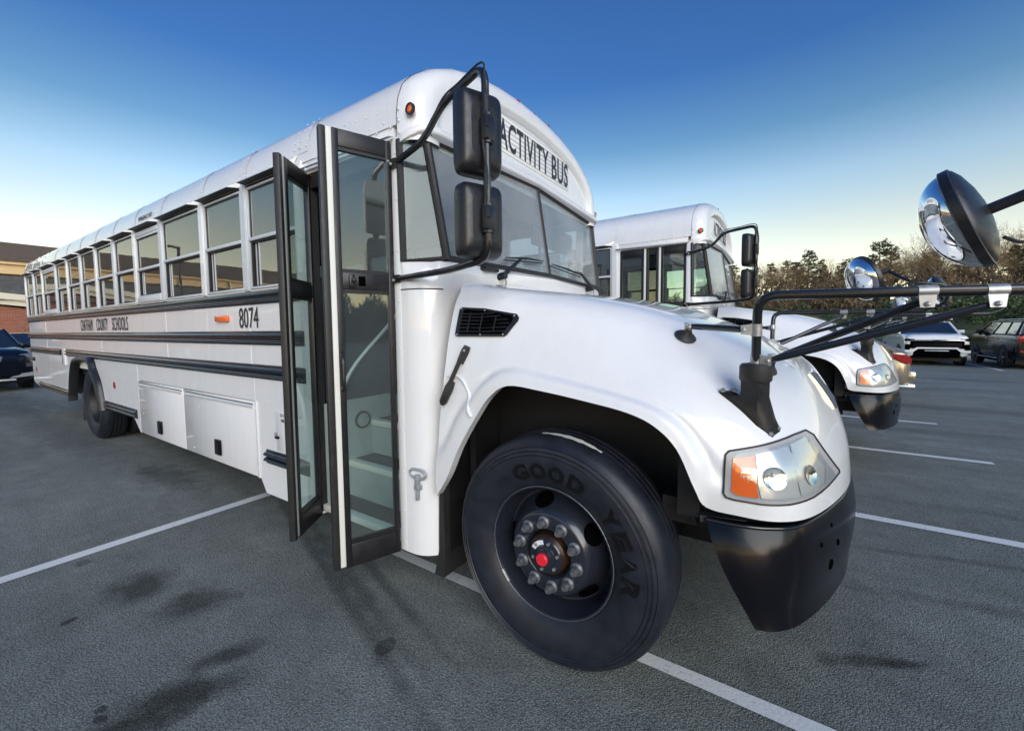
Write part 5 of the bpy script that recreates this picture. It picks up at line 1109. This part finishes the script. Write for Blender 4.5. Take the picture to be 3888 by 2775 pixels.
# x positions along the skyline (at about 80 m): pines to the left, bare crowns to the right
for (x, y, h, k) in [(-7.5, 78, 9.6, 'p'), (-5.2, 82, 9.0, 'p'), (-3.2, 76, 8.4, 'b'), (-1.4, 80, 9.2, 'p'), (.8, 78, 8.8, 'p'), (2.2, 84, 9.4, 'p'), (3.6, 80, 11.0, 'p'), (5.0, 78, 8.6, 'p'), (6.4, 83, 8.6, 'b'), (7.6, 79, 8.0, 'p'), (9.0, 82, 8.0, 'b'), (10.4, 78, 8.6, 'p'),
                     (12.0, 80, 11.0, 'p'), (13.6, 82, 10.2, 'p'), (15.0, 78, 9.2, 'b'), (16.2, 83, 10.6, 'b'), (17.6, 79, 9.0, 'p'), (18.8, 82, 11.0, 'b'), (20.4, 79, 11.6, 'b'), (21.8, 84, 9.6, 'p'), (23.2, 80, 11.4, 'b'), (24.6, 78, 8.6, 'p'), (26.0, 83, 11.2, 'b'), (27.6, 79, 11.0, 'b'), (29.4, 82, 11.6, 'b'), (31.5, 79, 10.8, 'b'), (33.5, 82, 10, 'p'), (36, 80, 11, 'b'), (19.6, 86, 12, 'b'), (22.4, 87, 12.4, 'b'), (25.4, 88, 12, 'b'), (28.4, 87, 12.6, 'b'), (30.6, 86, 12, 'b'), (17, 87, 11.4, 'b'), (34.8, 86, 12, 'b'), (39, 83, 11, 'b'), (42.5, 80, 10, 'p'), (46, 82, 11, 'b')]:
    rowA.append(tree(k, x, y, h))
for i in range(34):
    x = -9 + i * 1.35 + rt.uniform(-.5, .5); rowB.append(tree('p' if (rt.random() < (.45 if x < 14 else .2)) else 'b', x, rt.uniform(68, 75), rt.uniform(6.2, 8.0)))
for i in range(16): rowC.append(tree('b' if i % 3 else 'p', -8 + i * 3.1 + rt.uniform(-1, 1), rt.uniform(88, 96), rt.uniform(9.0, 10.5)))
for row, nm in ((rowA, 'skyline row'), (rowB, 'front row'), (rowC, 'rear row')):
    order_labels([o for o in row if o.name.startswith('pine')], '%s dark pine from the left in the ' + nm + ' of the wood')
    order_labels([o for o in row if o.name.startswith('bare')], '%s leafless tree from the left in the ' + nm + ' of the wood')
# undergrowth at the wood edge
b = MB(); ru = random.Random(9)
for k in range(60000):
    x = ru.uniform(-14, 48); y = ru.uniform(58, 70); z0 = bank_z(x, y) - .1; hgt = 6.0 * (.35 + .65 * (y - 58) / 12) * (.7 + .3 * sin(x * .9) * cos(x * .37 + 1))
    z = z0 + hgt * ru.random() ** .8; d = Vector((ru.gauss(0, .5), ru.gauss(0, .5), ru.uniform(.3, 1))).normalized(); s = d.cross(Vector((ru.gauss(0, 1), ru.gauss(0, 1), .1))).normalized(); L = ru.uniform(.3, .9); w = ru.uniform(.03, .11)
    c = Vector((x, y, z)); b.add([c - s * w, c + s * w, c + d * L], [(0, 1, 2)])
o = b.build('undergrowth', 'scrub', None, 0); o['kind'] = 'stuff'
o2 = o.copy(); COL.objects.link(o2); o2.rotation_euler = (0, 0, -pi / 2); o2.location = (-8, 6, -4.4); o2.scale = (1, 1, 1.55)
rs_ = random.Random(3)
for i in range(38):
    x = -6 + i * 1.15 + rs_.uniform(-.4, .4); y = rs_.uniform(46, 60) if i % 2 else rs_.uniform(30, 44); x = x * (y / 55.0)
    tm, cm = ST[i % 3]; q_ = plant('shrub', tm, cm, None, (x, y, bank_z(x, y) - .15), rs_.uniform(.75, 1.5) if x > 8 else rs_.uniform(.5, .9), rs_.uniform(0, 6), 'leafy green shrub on the bank behind the parked SUVs', 'shrub', 'shrubs on the bank', 'foliage'); shr_.append(q_)
order_labels(shr_, '%s leafy shrub from the left on the bank behind the SUVs')
# trees across the lane behind the camera (mirrored in glass and chrome)
for i in range(16):
    k = rt.randrange(3); tm, cm = (PT if i % 2 else BT)[k]
    q_ = plant('pine_tree' if i % 2 else 'bare_tree', tm, cm, None, (-18 + i * 4.2 + rt.uniform(-1, 1) if i < 9 else 42 + rt.uniform(-3, 3), -44 + rt.uniform(-3, 3) if i < 9 else -34 + (i - 9) * 4.2, -.1), rt.uniform(.8, 1.05), rt.uniform(0, 6), 'tree across the lane mirrored in the bus glass', 'tree', 'trees mirrored in the bus glass', 'crown'); q_['label'] = ORD[i] + ' tree of the row across the lane mirrored in the bus glass'
tm, cm = ST[0]; plant('shrub', tm, cm, None, (-38.6, 3.9, -.1), .9, 1, 'dark shrub against the brick wall by the bus tail', 'shrub', None, 'foliage')
